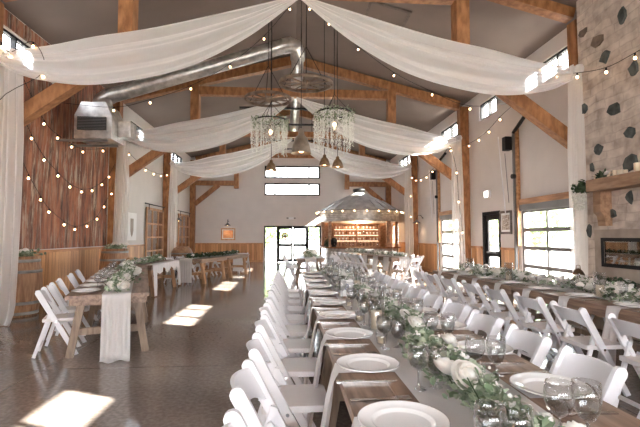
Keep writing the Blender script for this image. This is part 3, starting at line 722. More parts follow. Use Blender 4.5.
# table two geometry: front edge x = 2.72+(8.06-y)*.055
def t2x(y): return 2.74+(8.06-y)*.052
A2 = math.atan(.052)
for k in range(9):
    y = 3.25+.69*k-(.0)
    if y > 8.6: break
    Chair((t2x(y)-.24+rc.gauss(0, .015), y, 0), -PI/2+A2+rc.gauss(0, .03), 'white folding chair on the near side of the fireplace table, %s' % nth(k), 'chairs on the near side of the fireplace table')
for k, y in enumerate((4.6, 5.5, 6.4)):
    Chair((t2x(y)+1.18, y, 0), PI/2+A2+rc.gauss(0, .03), 'white folding chair between the fireplace and its table, %s' % nth(k), 'chairs between fireplace and table')

# ------------------------------------------------------------------ farm tables
def farm_table(L_, W, topmat, legmat, label, loc, rz, group):
    """local: x across, y along, origin centre on floor"""
    t = thing('farm_table', label, 'table', loc, rz, group)
    n = 5; tb = MB()
    for k in range(n): tb.box(-W/2+W*k/n+.001, -W/2+W*(k+1)/n-.001, -L_/2, L_/2, .715, .76)
    tb.build('tabletop', topmat, t)
    ap = MB()
    for s in (-1, 1): ap.box(s*(W/2-.05)-.015, s*(W/2-.05)+.015, -L_/2+.06, L_/2-.06, .635, .714); ap.box(-W/2+.066, W/2-.066, s*(L_/2-.075)-.015, s*(L_/2-.075)+.015, .635, .714)
    ap.build('apron', topmat, t)
    for sy in (-1, 1):
        y = sy*(L_/2-.26)
        for sx in (-1, 1):
            MB().bar((sx*(W/2-.14), y, .635), (sx*(W/2-.03), y, 0.0), .085, .085, (0, 1, 0)).build('leg', legmat, t)
        MB().box(-W/2+.1, W/2-.1, y-.03, y+.03, .26, .34).build('cross_rail', legmat, t)
    MB().box(-.04, .04, -L_/2+.29, L_/2-.29, .27, .33).build('stretcher', legmat, t)
    return t
# centre table line: three tables, x .05-1.15
for k, yc in enumerate((2.2, 4.64, 7.08)):
    farm_table(2.43, 1.07, 'farm', 'farm_end', 'long brown farm table down the room centre, %s' % ['nearest section', 'middle section', 'far section'][k], (.615, yc, 0), 0, 'centre row of farm tables')
for k, yc in enumerate((7.1, 4.3)):
    farm_table(2.79, .98, 'farm', 'farm_end', 'brown farm table beside the fireplace, %s section' % ['far', 'near'][k], (t2x(yc)+.49, yc, 0), A2, 'fireplace row of farm tables')
A3 = math.atan2(.31, .95)
u3 = Vector((-.310, .951)); n3 = Vector((-.951, -.310))
def p3(s, o): v = Vector((-1.87, 5.40))+u3*s+n3*o; return v.x, v.y
for k in range(2):
    x, y = p3(1.22+2.44*k, .45)
    farm_table(2.43, .9, 'farm', 'farm_end', 'grey-brown farm table along the left wall, %s section' % ['near', 'second'][k], (x, y, 0), A3, 'left row of farm tables')
farm_table(2.43, .9, 'farm', 'farm_orange', 'farm table with scalloped white cloth along the left wall', (-3.82, 11.55, 0), 0, 'left row of farm tables')
A5 = -math.atan2(.275, .96); u5 = Vector((.275, .961)); n5 = Vector((-.961, .275))
def p5(s, o): v = Vector((-2.75, 12.95))+u5*s+n5*o; return v.x, v.y
for k in range(2):
    x, y = p5(.98+1.95*k, .45)
    farm_table(1.94, .9, 'farm', 'farm_orange', 'farm table angled toward the exit doors at left, %s section' % ['near', 'far'][k], (x, y, 0), A5, 'left row of farm tables')
farm_table(2.43, .9, 'farm', 'farm_end', 'head table standing before the exit doors beyond the centre row', (.50, 14.4, 0), 0, 'far farm tables')
A7 = math.atan2(1.0, 4.6); u7 = Vector((-.212, .977)); n7 = Vector((-.977, -.212))
def p7(s, o): v = Vector((3.95, 13.6))+u7*s+n7*o; return v.x, v.y
for k in range(2):
    x, y = p7(1.22+2.44*k, .45)
    farm_table(2.43, .9, 'farm', 'farm_end', 'farm table angled toward the round bar, %s section' % ['near', 'far'][k], (x, y, 0), A7, 'far farm tables')

# chairs elsewhere
for k, s in enumerate((.36, .98, 1.62, 2.6, 3.5)):
    x, y = p3(s+.2, 1.02); Chair((x, y, 0), -PI/2+A3+.2+rc.gauss(0, .05), 'white folding chair behind the left farm tables, %s' % nth(k), 'chairs behind the left farm tables')
for k, s in enumerate((.4, 1.1, 1.8, 2.5, 3.2)):
    x, y = p5(s, 1.12); Chair((x, y, 0), -PI/2+A5+rc.gauss(0, .05), 'white folding chair wall side of the angled left table, %s' % nth(k), 'chairs behind the angled left table')
x, y = p5(4.15, .45); Chair((x+.1, y, 0), A5+PI+.6, 'white folding chair standing askew at the far end of the left tables')
for k, yy in enumerate((13.7, 14.35, 15.0)):
    Chair((-.12, yy, 0), -PI/2+rc.gauss(0, .05), 'white folding chair left of the head table by the exit doors, %s' % nth(k), 'chairs left of the head table')
    Chair((1.14, yy, 0), PI/2+rc.gauss(0, .05), 'white folding chair right of the head table by the exit doors, %s' % nth(k), 'chairs right of the head table')
for k in range(6):
    x, y = p7(1.9+.56*k, 1.08); Chair((x, y, 0), -PI/2+A7+rc.gauss(0, .03), 'white folding chair left of the bar-side table, %s' % nth(k), 'chairs left of the bar-side table')
for k in range(3):
    x, y = p7(.5+.7*k, -.2); Chair((x, y, 0), PI/2+A7+rc.gauss(0, .05), 'white folding chair wall side of the bar-side table, %s' % nth(k), 'chairs on the wall side of bar table')
x, y = p7(-.28, .35); Chair((x, y, 0), A7+.35, 'white folding chair at the near end of the table by the bar')

# ------------------------------------------------------------------ runners
def sheet_runner(name, label, mtx_loc, rz, W, y0, y1, front_drop=None, back_drop=None, mat='runner', cat='table runner', lift=.765, group=None):
    """cloth along local y on top of table with drops at ends"""
    t = thing(name, label, cat, mtx_loc, rz, group)
    rr = random.Random(int(abs(y1)*100)+3); g = []; n = 26
    path = []
    if front_drop is not None:
        path += [(y0-.05-.10, .012), (y0-.06, .012), (y0-.025, .05)] if front_drop <= .03 else []
        m = 12; z1 = max(front_drop, .06)
        for k in range(m): path.append((y0-.022, z1+(lift-.02-z1)*k/(m-1)))
    m = 30
    for k in range(m): path.append((y0+(y1-y0)*k/(m-1)+(0.0), lift))
    if back_drop is not None:
        for k in range(12): path.append((y1+.022, lift-.02-(lift-.02-back_drop)*k/11))
    for i, (y, z) in enumerate(path):
        row = []; top = abs(z-lift) < 1e-6
        for j in range(n+1):
            b = j/n*2-1; w = W/2*(1+.02*math.sin(y*3+1)) if top else W/2*(1+.05*(lift-z))
            x = b*w
            if top: row.append((x, y, z+.003*(1+math.sin(b*9+y*2))))
            else: row.append((x, y+(.014*math.sin(b*PI*5.5)*(min(1, (lift-z)*4)) if z > .04 else .05*math.sin(b*5))-(.014 if y < 0 else -.014), z))
        g.append(row)
    MB().grid(g).build('cloth', mat, t); return t
sheet_runner('table_runner', 'long sheer white runner under the garland of the centre table', (.60, 0, 0), 0, .47, .985, 8.29, None, .3)
sheet_runner('table_runner', 'sheer white runner under the flowers of the fireplace table', (t2x(5.7)+.49, 5.7, 0), A2, .4, -2.78, 2.78)
x, y = p3(0, .36); sheet_runner('table_runner', 'sheer white runner hanging to the floor at the near end of the left table', (x, y, 0), A3, .31, 0, 4.86, .02, None)
x, y = p5(0, .5); sheet_runner('table_runner', 'sheer runner draped over the near and far ends of the angled left table', (x, y, 0), A5, .42, 0, 3.9, .06, .08)
sheet_runner('table_runner', 'sheer white runner hanging over the near end of the head table', (.5, 13.185, 0), 0, .34, 0, 2.43, .2, None)
x, y = p7(0, .45); sheet_runner('table_runner', 'sheer white runner lying along the bar-side table', (x, y, 0), A7, .36, 0, 4.87, .4, None)
# cloth with scallops on the fourth left table
t = thing('draped_cloth', 'white scalloped cloth hung along the aisle edge of the left table', 'cloth', (-3.37, 10.34, 0))
g = []
nn = 70
for i in range(nn+1):
    yy = 2.42*i/nn; f = i/nn
    if f < .09: drop = .74
    elif f > .91: drop = .72
    else:
        q = (f-.09)/.82*3; drop = .10+.15*abs(math.sin(q*PI))
        if f < .13: drop += .5*(.13-f)/.04
        if f > .87: drop += .5*(f-.87)/.04
    row = []
    for j in range(10):
        z = .762-drop*j/9 if j else .764
        row.append((.012+.05*min(1, j/9)*drop+.018*math.sin(yy*26+j*.2)*min(1, j/3), yy, max(z, .012)))
    g.append([(-.16, yy, .766), (-.01, yy, .766)]+row)
MB().grid(g).build('cloth', 'linen', t)

def side_cloth(label, loc, rz, ln, drop, group=None):
    t = thing('draped_cloth', label, 'cloth', loc, rz, group); g = []
    m = 14
    for i in range(m+1):
        yy = ln*i/m; g.append([(-.02, yy, .772), (.008, yy, .768)]+[(.02+.012*math.sin(yy*40)+.03*j/6, yy, .75-drop*j/6) for j in range(7)])
    MB().grid(g).build('cloth', 'linen', t)
for k, s in enumerate((.5, 1.35, 2.3, 3.3)):
    x, y = p7(s, .92); side_cloth('short white cloth draped over the left edge of the bar-side table, %s' % nth(k), (x, y, 0), A7+PI, .4, .42+.05*(k % 2), 'short cloths on the bar-side table')

# ------------------------------------------------------------------ place settings
plate_me = MB().lathe([(.001, .005), (.098, .005), (.104, .006), (.112, .015), (.118, .017), (.156, .021), (.160, .026), (.164, .026), (.166, .022), (.12, .010), (.10, 0), (.001, 0)], 40).mesh('dinner_plate', 'porcelain')
def put(me, name, loc, rz, label, cat, group=None):
    o = link(name, me, None, loc); o.rotation_euler = (0, 0, rz)
    if cat in ('fork', 'knife'): o.scale = (1.2, 1.7, 1.5)
    return tag(o, label, cat, group)
def napkin_mesh():
    # local: table edge at x=0, table towards +x, hangs at -x
    g = []; n = 14
    path = [(.30, .0045), (.18, .004), (.08, .004), (0.0, .004)]+[(-.022-.010*k, -.045-.53*k/9) for k in range(10)]
    for i, (x, z) in enumerate(path):
        w = .085 if i < 4 else .075+.055*((i-3)/10); row = []
        for j in range(n+1):
            b = j/n*2-1; row.append((x+(.012*math.sin(b*PI*2.5) if i >= 4 else 0)*min(1, (i-3)/3), b*w, z+(.0005*math.cos(b*7) if i < 4 else 0)))
        g.append(row)
    return MB().grid(g).mesh('napkin', 'linen')
napkin_me = napkin_mesh()
def knife_mesh():
    mb = MB(); mb.box(-.12, -.01, -.007, .007, 0, .006); mb.prism([(-.01, -.006), (.09, -.009), (.115, -.002), (.12, .006), (-.01, .006)], 2, .001, .004); return mb.mesh('table_knife', 'silver')
def fork_mesh():
    mb = MB(); mb.prism([(-.11, -.007), (-.11, .007), (.03, .004), (.055, .012), (.055, -.012), (.03, -.004)], 2, .001, .005)
    for k in range(4): mb.box(.055, .105, -.0115+k*.0068, -.0085+k*.0068, .003, .006)
    return mb.mesh('table_fork', 'silver')
knife_me = knife_mesh(); fork_me = fork_mesh()
def goblet():
    t = thing('wine_glass', '', 'glass')
    MB().lathe([(.006, .082), (.012, .085), (.036, .105), (.047, .135), (.048, .16), (.041, .20), (.0395, .20), (.0465, .16), (.0455, .135), (.034, .107), (.01, .089), (.001, .087)], 24).build('bowl', 'glass', t)
    MB().lathe([(.001, 0), (.036, 0), (.038, .002), (.008, .008), (.0045, .03), (.0045, .075), (.006, .0815), (.001, .0815)], 20).build('stem', 'glassolid', t)
    MB().lathe([(.001, .0885), (.0095, .0905), (.033, .108), (.044, .133), (.001, .134)], 18).build('water', 'water', t)
    return t
Gob = Maker(goblet)
def tall_glass():
    t = thing('water_glass', '', 'glass')
    MB().lathe([(.001, 0), (.036, 0), (.037, .002), (.008, .008), (.005, .02), (.006, .0445), (.001, .0445)], 20).build('stem', 'glassolid', t)
    MB().lathe([(.006, .045), (.026, .06), (.042, .09), (.047, .13), (.045, .185), (.0435, .185), (.0455, .13), (.0405, .092), (.024, .063), (.001, .058)], 22).build('bowl', 'glass', t)
    MB().lathe([(.001, .0595), (.023, .064), (.0395, .093), (.0445, .128), (.001, .129)], 18).build('water', 'water', t)
    return t
Tal = Maker(tall_glass)
TZ = .7605
for k, y in enumerate(ROW):
    put(napkin_me, 'napkin', (.08, y, TZ), 0, 'white napkin hanging over the aisle edge of the centre table, %s' % nth(k), 'napkin', 'napkins on the aisle edge')
    put(plate_me, 'dinner_plate', (.245, y, TZ+.0055), 0, 'round white plate on the aisle side of the centre table, %s' % nth(k), 'plate', 'plates on the aisle side')
    put(fork_me, 'table_fork', (.22, y+.25, TZ), .05, 'silver fork beyond the aisle-side plate of centre table, %s' % nth(k), 'fork', 'forks on the aisle side')
    put(knife_me, 'table_knife', (.20, y-.22, TZ), -.03, 'silver knife before the aisle-side plate of centre table, %s' % nth(k), 'knife', 'knives on the aisle side')
    Gob((.41, y-.34, TZ+.006), 0, 'stemmed wine glass on the aisle side of the centre garland, %s' % nth(k), 'wine glasses on the aisle side')
    Tal((.50, y-.32, TZ+.006), 0, 'stemmed water goblet on the aisle side of the centre garland, %s' % nth(k), 'water goblets on the aisle side')
for k, y in enumerate([1.21+.65*q for q in range(11)]):
    put(napkin_me, 'napkin', (1.15, y, TZ), PI, 'white napkin hanging over the fireplace edge of the centre table, %s' % nth(k), 'napkin', 'napkins on the far edge of centre table')
    put(plate_me, 'dinner_plate', (.99, y, TZ+.0055), 0, 'round white plate on the fireplace side of the centre table, %s' % nth(k), 'plate', 'plates on the fireplace side')
    put(fork_me, 'table_fork', (.97, y-.25, TZ), PI, 'silver fork on the fireplace side of the centre table, %s' % nth(k), 'fork', 'forks on the fireplace side')
    put(knife_me, 'table_knife', (.98, y+.24, TZ), PI, 'silver knife on the fireplace side of the centre table, %s' % nth(k), 'knife', 'knives on the fireplace side')
    Gob((.735, y+.19, TZ+.002), 0, 'stemmed wine glass on the fireplace side of the centre garland, %s' % nth(k), 'wine glasses on the fireplace side')
    Tal((.86, y+.23, TZ), 0, 'stemmed water goblet on the fireplace side of centre table, %s' % nth(k), 'water goblets on the fireplace side')
ROW2 = [3.25+.69*k for k in range(8)]
for k, y in enumerate(ROW2):
    ex = t2x(y)
    put(napkin_me, 'napkin', (ex, y, TZ), A2, 'white napkin hanging over the near edge of the fireplace table, %s' % nth(k), 'napkin', 'napkins on the fireplace table')
    put(plate_me, 'dinner_plate', (ex+.2, y, TZ+.0055), 0, 'round white plate on the near side of the fireplace table, %s' % nth(k), 'plate', 'plates on the fireplace table')
    put(knife_me, 'table_knife', (ex+.18, y-.24, TZ), A2, 'silver knife on the near side of the fireplace table, %s' % nth(k), 'knife', 'knives on the fireplace table')
    Gob((ex+.3, y+.25, TZ), 0, 'stemmed wine glass on the near side of the fireplace table, %s' % nth(k), 'wine glasses on the fireplace table')
for k, s in enumerate((.36, .98, 1.62, 2.3, 2.95, 3.6)):
    x, y = p3(s, .72)
    put(plate_me, 'dinner_plate', (x, y, TZ), 0, 'pale plate on the left farm tables, %s' % nth(k), 'plate', 'plates on the left farm tables')
    x, y = p3(s+.25, .62); Gob((x, y, TZ), 0, 'stemmed wine glass on the left farm tables, %s' % nth(k), 'wine glasses on the left farm tables')

# ------------------------------------------------------------------ garlands
def garland(label, loc, rz, ln, wd, ht, nleaf, lsz, nrose, rscale, seed, z=TZ, mat='leaf', cat='garland', group='floral garlands', filler=0, wind=.06, feat=()):
    rr = random.Random(seed); t = thing('floral_garland', label, cat, (loc[0], loc[1], z), rz, group)
    ph = rr.random()*6
    cxf = lambda y: wind*math.sin(y*2.1+ph)+.03*math.sin(y*5+ph)
    mb = MB()
    def f():
        y = rr.uniform(0, ln); w = wd/2*(.75+.35*math.sin(y*4+ph)); x = cxf(y)+rr.gauss(0, w*.5)
        q = max(0, 1-abs(x-cxf(y))/(wd*.75))
        return (x, y, lsz*.3+ht*q*rr.random())
    for _ in range(nleaf):
        p = Vector(f()); d = Vector((rr.gauss(0, 1), rr.gauss(0, 1), rr.gauss(.35, .5))); nr = Vector((rr.gauss(0, .6), rr.gauss(0, .6), 1)).normalized()
        if p.z+d.normalized().z*lsz < .008: d.z = abs(d.z)
        k = rr.uniform(.65, 1.25); mb.leaf(p, d, nr, lsz*k, lsz*.75*k)
    mb.build('foliage', mat, t)
    st = MB()
    for s in range(int(ln/.18)):
        y = s*.18; pts = [(cxf(y), y, .012), (cxf(y)+rr.gauss(0, .05), y+.12, .05), (cxf(y)+rr.gauss(0, .08), y+.24, .05+rr.random()*ht)]
        if pts[-1][1] < ln: st.tube(pts, .003, 4)
    st.build('stems', 'leafdark', t)
    if filler:
        fb = MB()
        for k in range(filler):
            p = Vector(f()); p.z += .03
            for q in range(4): fb.leaf(p+Vector((rr.gauss(0, .01), rr.gauss(0, .01), rr.gauss(0, .008))), Vector((rr.gauss(0, 1), rr.gauss(0, 1), rr.gauss(.3, .6))), Vector((rr.gauss(0, .6), rr.gauss(0, .6), 1)).normalized(), lsz*.42, lsz*.34)
        fb.build('filler_blossom', 'rose', t)
    for q in feat:
        o = link('rose', ROSE, t, q[:3]); o.scale = (q[3],)*3; o.rotation_euler = (q[4], 0, q[5])
    if nrose:
        for k in range(nrose):
            y = ln*(k+.5)/nrose+rr.gauss(0, .06); sc = rscale*rr.uniform(.75, 1.15)
            o = link('rose', ROSE, t, (cxf(y)+rr.gauss(0, wd*.25), y, max(.02, ht*rr.uniform(.45, .9))))
            o.scale = (sc,)*3; o.rotation_euler = (rr.uniform(.2, .9)*(1 if rr.random() < .75 else -.5), rr.gauss(0, .4), rr.random()*6)
    return t
for k, (y0, ln) in enumerate(((1.0, 2.4), (3.44, 2.4), (5.88, 2.4))):
    garland('eucalyptus and white rose garland along the centre table, %s stretch' % ['near', 'middle', 'far'][k], (.645, y0), 0, ln, .23, .12, (2600, 2300, 2000)[k], (.042, .038, .038)[k], (5, 16, 20)[k], (.9, 1.0, 1.0)[k], 30+k, filler=(170, 420, 600)[k],
            feat=((-.09, .74, .10, 1.4, .75, .3), (-.125, .88, .09, 1.2, .6, 2.0), (-.01, 1.72, .11, 1.3, .7, 1.0), (.05, 1.3, .11, 1.0, .6, 1.4)) if k == 0 else ())
for k, (y0, ln) in enumerate(((2.9, 2.75), (5.68, 2.75))):
    garland('bushy white flower garland along the fireplace table, %s stretch' % ['near', 'far'][k], (t2x(y0)+.49, y0), A2, ln, .38, .15, 1100, .045, 48, 1.05, 40+k, filler=500)
x, y = p3(.02, .36); garland('white rose garland spilling over the near end of the left table', (x, y), A3, 2.4, .3, .14, 1300, .05, 13, 1.15, 50, filler=160, feat=((.07, .03, .08, 1.35, .8, 0), (-.08, .08, .07, 1.1, .9, 1)))
x, y = p3(2.45, .36); garland('white rose garland on the second left farm table', (x, y), A3, 2.4, .3, .14, 1100, .05, 13, 1.15, 51, filler=140)
garland('low green garland on the scalloped-cloth table at left', (-3.8, 10.4), 0, 2.35, .3, .14, 700, .06, 10, 1.1, 52)
x, y = p5(.05, .42); garland('dark green garland with candles on the angled left table', (x, y), A5, 3.75, .26, .12, 900, .07, 12, 1.0, 53, mat='leafdark')
garland('white flower garland on the head table by the exit doors', (.5, 13.25), 0, 2.3, .36, .2, 500, .06, 30, 1.5, 54, filler=300)
x, y = p7(.05, .45); garland('white flower garland on the bar-side table', (x, y), A7, 4.7, .3, .12, 600, .06, 50, 1.2, 55, filler=400)

# ------------------------------------------------------------------ candles, votives, number card
def hurricane():
    t = thing('hurricane_candle', '', 'candle')
    MB().lathe([(.001, 0), (.058, 0), (.06, .004), (.06, .28), (.057, .28), (.057, .008), (.001, .008)], 28).build('glass_cylinder', 'glass', t)
    MB().lathe([(.001, .009), (.042, .009), (.042, .135), (.038, .14), (.001, .138)], 22).build('candle', 'candle', t)
    MB().tube([(0, 0, .138), (.002, 0, .152)], .0015, 5).build('wick', 'black', t)
    return t
Hur = Maker(hurricane)
for k, (x, y) in enumerate(((.47, 3.12), (.66, 5.2), (.56, 6.7), (.6, 7.9))):
    Hur((x, y, TZ+.006), 0, 'cream pillar candle in a tall glass cylinder on the centre table, %s' % nth(k), 'pillar candles on the centre table')
for k, (y, dx) in enumerate(((4.55, .36), (6.3, .33), (7.6, .36))):
    Hur((t2x(y)+dx, y, TZ+.006), 0, 'cream pillar candle in a tall glass cylinder on the fireplace table, %s' % nth(k), 'pillar candles on the fireplace table')
def votive():
    t = thing('votive_candle', '', 'candle')
    MB().lathe([(.001, 0), (.03, 0), (.034, .004), (.04, .085), (.038, .085), (.032, .008), (.001, .006)], 22).build('glass_cup', 'glass', t)
    MB().lathe([(.001, .007), (.026, .007), (.027, .04), (.001, .04)], 18).build('wax', 'candle', t)
    return t
Vot = Maker(votive)
vp = [(.66, 1.40, 'rightmost of three at the bottom edge of the picture'), (.585, 1.43, 'middle of three at the bottom edge of the picture'), (.50, 1.41, 'leftmost of three at the bottom edge of the picture'),
      (.42, 2.72, 'beside the second aisle plate'), (.40, 3.44, 'beside the third aisle plate'), (.72, 2.9, 'behind the near roses'), (.42, 4.15, 'beside the fourth aisle plate'), (.42, 4.85, 'beside the fifth aisle plate')]
for x, y, l in vp: Vot((x, y, TZ+.006), 0, 'clear glass candle cup, '+l, 'candle cups on the centre table')
t = thing('table_number_card', 'white card with a small blue figure standing in the centre garland', 'sign', (.47, 4.72, TZ+.006), .06)
MB().box(-.07, .07, -.004, .004, .02, .20).build('card', 'paper', t)
MB().box(-.05, .05, -.03, .03, 0, .02).build('stand', 'farm', t)
tc = bpy.data.curves.new('figure', 'FONT'); tc.body = '8'; tc.size = .1; tc.extrude = .0005; tc.align_x = 'CENTER'; tc.align_y = 'CENTER'
tc.materials.append(M['ink']); tmp = bpy.data.objects.new('tmp', tc); col.objects.link(tmp)
fm = bpy.data.meshes.new_from_object(tmp.evaluated_get(bpy.context.evaluated_depsgraph_get())); bpy.data.objects.remove(tmp)
o = link('printed_figure', fm, t, (0, -.0052, .115)); o.rotation_euler = (PI/2, 0, 0)

# ------------------------------------------------------------------ barrels
def barrel(label, x, y, r, h, group='oak barrels by the left wall', top=True, seed=1, bulge=1.12):
    t = thing('oak_barrel', label, 'barrel', (x, y, 0), 0, group)
    pr = [(.001, 0), (r*.9, 0)]+[(r*(.9+(bulge-.9)*.9*math.sin(PI*k/10)), h*k/10) for k in range(11)]+[(r*.86, h), (r*.86, h-.03), (.001, h-.03)]
    MB().lathe(pr, 30).build('staves', 'barrel', t)
    for z in (.03, .2, .72, .9):
        q = r*(.9+(bulge-.9)*.9*math.sin(PI*min(1, (z+.04)))) if z < .5 else r*(.9+(bulge-.9)*.9*math.sin(PI*z))
        MB().lathe([(q+.002, h*z), (q+.008, h*z), (q+.008, h*z+.055), (q+.002, h*z+.055)], 30).build('hoop', 'bandgrey', t)
    if top:
        rr = random.Random(seed)
        f = thing('flower_arrangement', 'white flowers and greenery on top of the '+label.split(' oak')[0]+' barrel'+label.split('barrel')[1], 'flowers', (x, y, h-.03), 0, 'flowers on the barrels')
        mb = MB(); scatter(mb, 220, lambda: (rr.gauss(0, r*.4), rr.gauss(0, r*.4), rr.uniform(.01, .1)), .07, .045, rr, .5); mb.build('foliage', 'leaf', f)
        for k in range(5): c = link('rose', ROSE, f, (rr.gauss(0, r*.3), rr.gauss(0, r*.3), .09+.06*rr.random())); c.scale = (1.2,)*3
    return t
barrel('tall oak barrel behind the near left drape', -5.12, 8.3, .33, 1.08, seed=1)
barrel('brown oak barrel by the second left post', -4.72, 11.6, .33, 1.12, seed=2)
t = thing('half_barrel_table', 'domed half barrel on a dark stand beyond the scalloped cloth table', 'barrel', (-4.05, 15.9, 0))
MB().lathe([(.001, 1.08), (.16, 1.07), (.3, 1.0), (.37, .86), (.37, .66), (.001, .66)], 28).build('barrel_half', 'barrel', t)
for z in (.68, .80): MB().lathe([(.371, z), (.379, z), (.379, z+.04), (.371, z+.04)], 28).build('hoop', 'bandgrey', t)
for sx in (-1, 1):
    for sy in (-1, 1): MB().bar((sx*.22, sy*.22, .66), (sx*.27, sy*.27, 0), .05, .05).build('leg', 'black', t)
# pumpkins / round decor by second barrel
t = thing('clay_pot', 'round orange clay pot on the scalloped-cloth left table', 'pot', (-3.95, 10.55, TZ))
MB().lathe([(.001, 0), (.07, 0), (.11, .05), (.11, .11), (.07, .16), (.08, .18), (.06, .18), (.001, .15)], 20).build('body', 'farm_orange', t)
t = thing('dark_basket', 'dark woven basket at the far end of the left farm tables', 'basket', (-3.75, 9.85, TZ))
MB().lathe([(.001, 0), (.12, 0), (.16, .07), (.15, .13), (.14, .13), (.13, .03), (.001, .02)], 20).build('bowl', 'frame', t)

# ------------------------------------------------------------------ left wall: sliding doors, poster
def barn_door(label, y0, y1, z0, z1, ncol, lamp=False):
    t = thing('sliding_glass_door', label, 'door', (-XW+.04, y0, 0), 0, 'wood sliding doors on the left wall')
    W = y1-y0; st = .1; fr = MB()
    for a, b in ((0, st), (W-st, W)): fr.box(0, .05, a, b, z0, z1)
    for a, b in ((z0, z0+.2), (z1-st, z1)): fr.box(0, .05, st, W-st, a, b)
    fr.build('frame', 'doorwood', t)
    mu = MB()
    for k in range(1, ncol): yy = W*k/ncol; mu.box(.002, .048, yy-.03, yy+.03, z0+.2, z1-st)
    rows = 4
    for k in range(1, rows):
        zz = z0+.2+(z1-st-z0-.2)*k/rows
        mu.box(.003, .047, st, W-st, zz-.03, zz+.03)
    mu.build('muntin', 'doorwood', t)
    MB().box(.02, .024, st, W-st, z0+.2, z1-st).build('glass_pane', 'pane', t)
    MB().box(-.03, .0, st, W-st, z0+.2, z1-st).build('inner_shade', 'curtain', t)
    MB().tube([(.06, -.25, z1+.12), (.06, W+.02, z1+.12)], .02, 8).build('track_rail', 'black', t)
    for yy in (.2, W-.2): MB().box(.052, .07, yy-.02, yy+.02, z1-.1, z1+.1).build('roller_strap', 'black', t)
barn_door('paned wooden sliding door on the left wall, nearer of two', 16.5, 18.7, .15, 2.55, 3)
barn_door('paned wooden sliding door on the left wall near the back corner', 21.2, 23.5, .15, 2.55, 3)
t = thing('shield_poster', 'white poster with a tan shield shape on the left wall', 'poster', (-XW+.001, 14.1, 1.3))
MB().box(0, .025, 0, 1.5, 0, .95).build('board', 'paper', t)
for k in range(2):
    c = .45+.6*k
    MB().prism([(c-.14, .75), (c+.14, .75), (c+.14, .35), (c+.08, .2), (c, .12), (c-.08, .2), (c-.14, .35)], 0, .026, .032).build('shield', 'tan', t)
# back wall picture with lamp
def picture(label, loc, rz, w, h, pm, fm='frame', fw=.06, mat=None):
    t = thing('framed_picture', label, 'picture', loc, rz); f = MB()
    for a in ((-w/2, -w/2+fw, 0, h), (w/2-fw, w/2, 0, h), (-w/2+fw, w/2-fw, 0, fw), (-w/2+fw, w/2-fw, h-fw, h)): f.box(a[0], a[1], -.035, 0, a[2], a[3])
    f.build('frame', fm, t); MB().box(-w/2+fw, w/2-fw, -.012, -.004, fw, h-fw).build('mat_board', mat or 'paper', t)
    MB().box(-w/2+fw*1.9, w/2-fw*1.9, -.018, -.013, fw*1.9, h-fw*1.9).build('print', pm, t)
picture('small orange landscape picture under a lamp on the back wall', (-3.53, YB-.002, 1.22), 0, .78, .66, 'sunset', 'doorwood')
picture('grey-framed picture on the right wall between side door and glass overhead door', (XW-.002, 10.98, 1.5), -PI/2, .62, .62, 'photo')
def sconce(label, loc, rz, power=4):
    t = thing('wall_lamp', label, 'wall lamp', loc, rz, 'gooseneck barn lamps')
    MB().lathe([(.001, -.01), (.05, -.01), (.05, .01), (.001, .01)], 12, (0, -.02, .22)).build('back_plate', 'black', t)
    MB().tube([(0, -.02, .22), (0, -.12, .34), (0, -.26, .32), (0, -.3, .16)], .012, 6).build('gooseneck', 'black', t)
    MB().lathe([(.17, 0), (.165, .02), (.07, .09), (.04, .15), (.001, .16)], 20, (0, -.3, 0)).build('shade', 'steelgrey', t)
    MB().ball((0, -.3, .03), .04, 8, 6).build('bulb', 'bulb', t)
    l = bpy.data.lights.new('lamp', 'SPOT'); l.energy = power*1.2; l.color = (1, .7, .42); l.spot_size = R(120); l.spot_blend = .6; l.shadow_soft_size = .04
    o = link('lamp_light', l, t, (0, -.3, -.03))
sconce('gooseneck lamp lighting the orange picture on the back wall', (-3.53, YB-.002, 2.02), 0, 5)
sconce('gooseneck lamp on the right wall beyond the second overhead door', (XW-.002, 18.0, 2.0), -PI/2, 5)
sconce('gooseneck lamp on the left wall above the far sliding door', (-XW+.002, 20.3, 2.15), PI/2, 5)
t = thing('exit_sign', 'small white lit sign box on the right wall above the side door', 'sign', (XW-.05, 11.95, 2.55))
MB().box(-.03, .048, -.14, .14, 0, .22).build('housing', 'white', t); MB().box(-.034, -.031, -.12, .12, .02, .2).build('face', 'signlit', t)
t = thing('emergency_light', 'twin-head emergency light above the exit doors', 'light fixture', (-.05, YB-.05, 2.38))
MB().box(-.14, .14, -.02, .048, 0, .12).build('housing', 'white', t)
for s in (-1, 1): MB().lathe([(.001, 0), (.06, 0), (.06, .06), (.001, .06)], 12, (s*.2, -.02, .04)).build('lamp_head', 'steelgrey', t)
t = thing('door_wreath', 'small round brown wreath on the left leaf of the exit doors', 'wreath', (-.38, YB+.02, 1.42))
mb = MB(); rr = random.Random(9)
for k in range(26): a = 2*PI*k/26; mb.leaf(Vector((.11*math.cos(a), 0, .11*math.sin(a))), Vector((math.cos(a), -.2, math.sin(a))), Vector((0, -1, 0)), .12, .07)
mb.ball((0, 0, 0), .11, 12, 8, 1); mb.build('twigs', 'barrel', t)

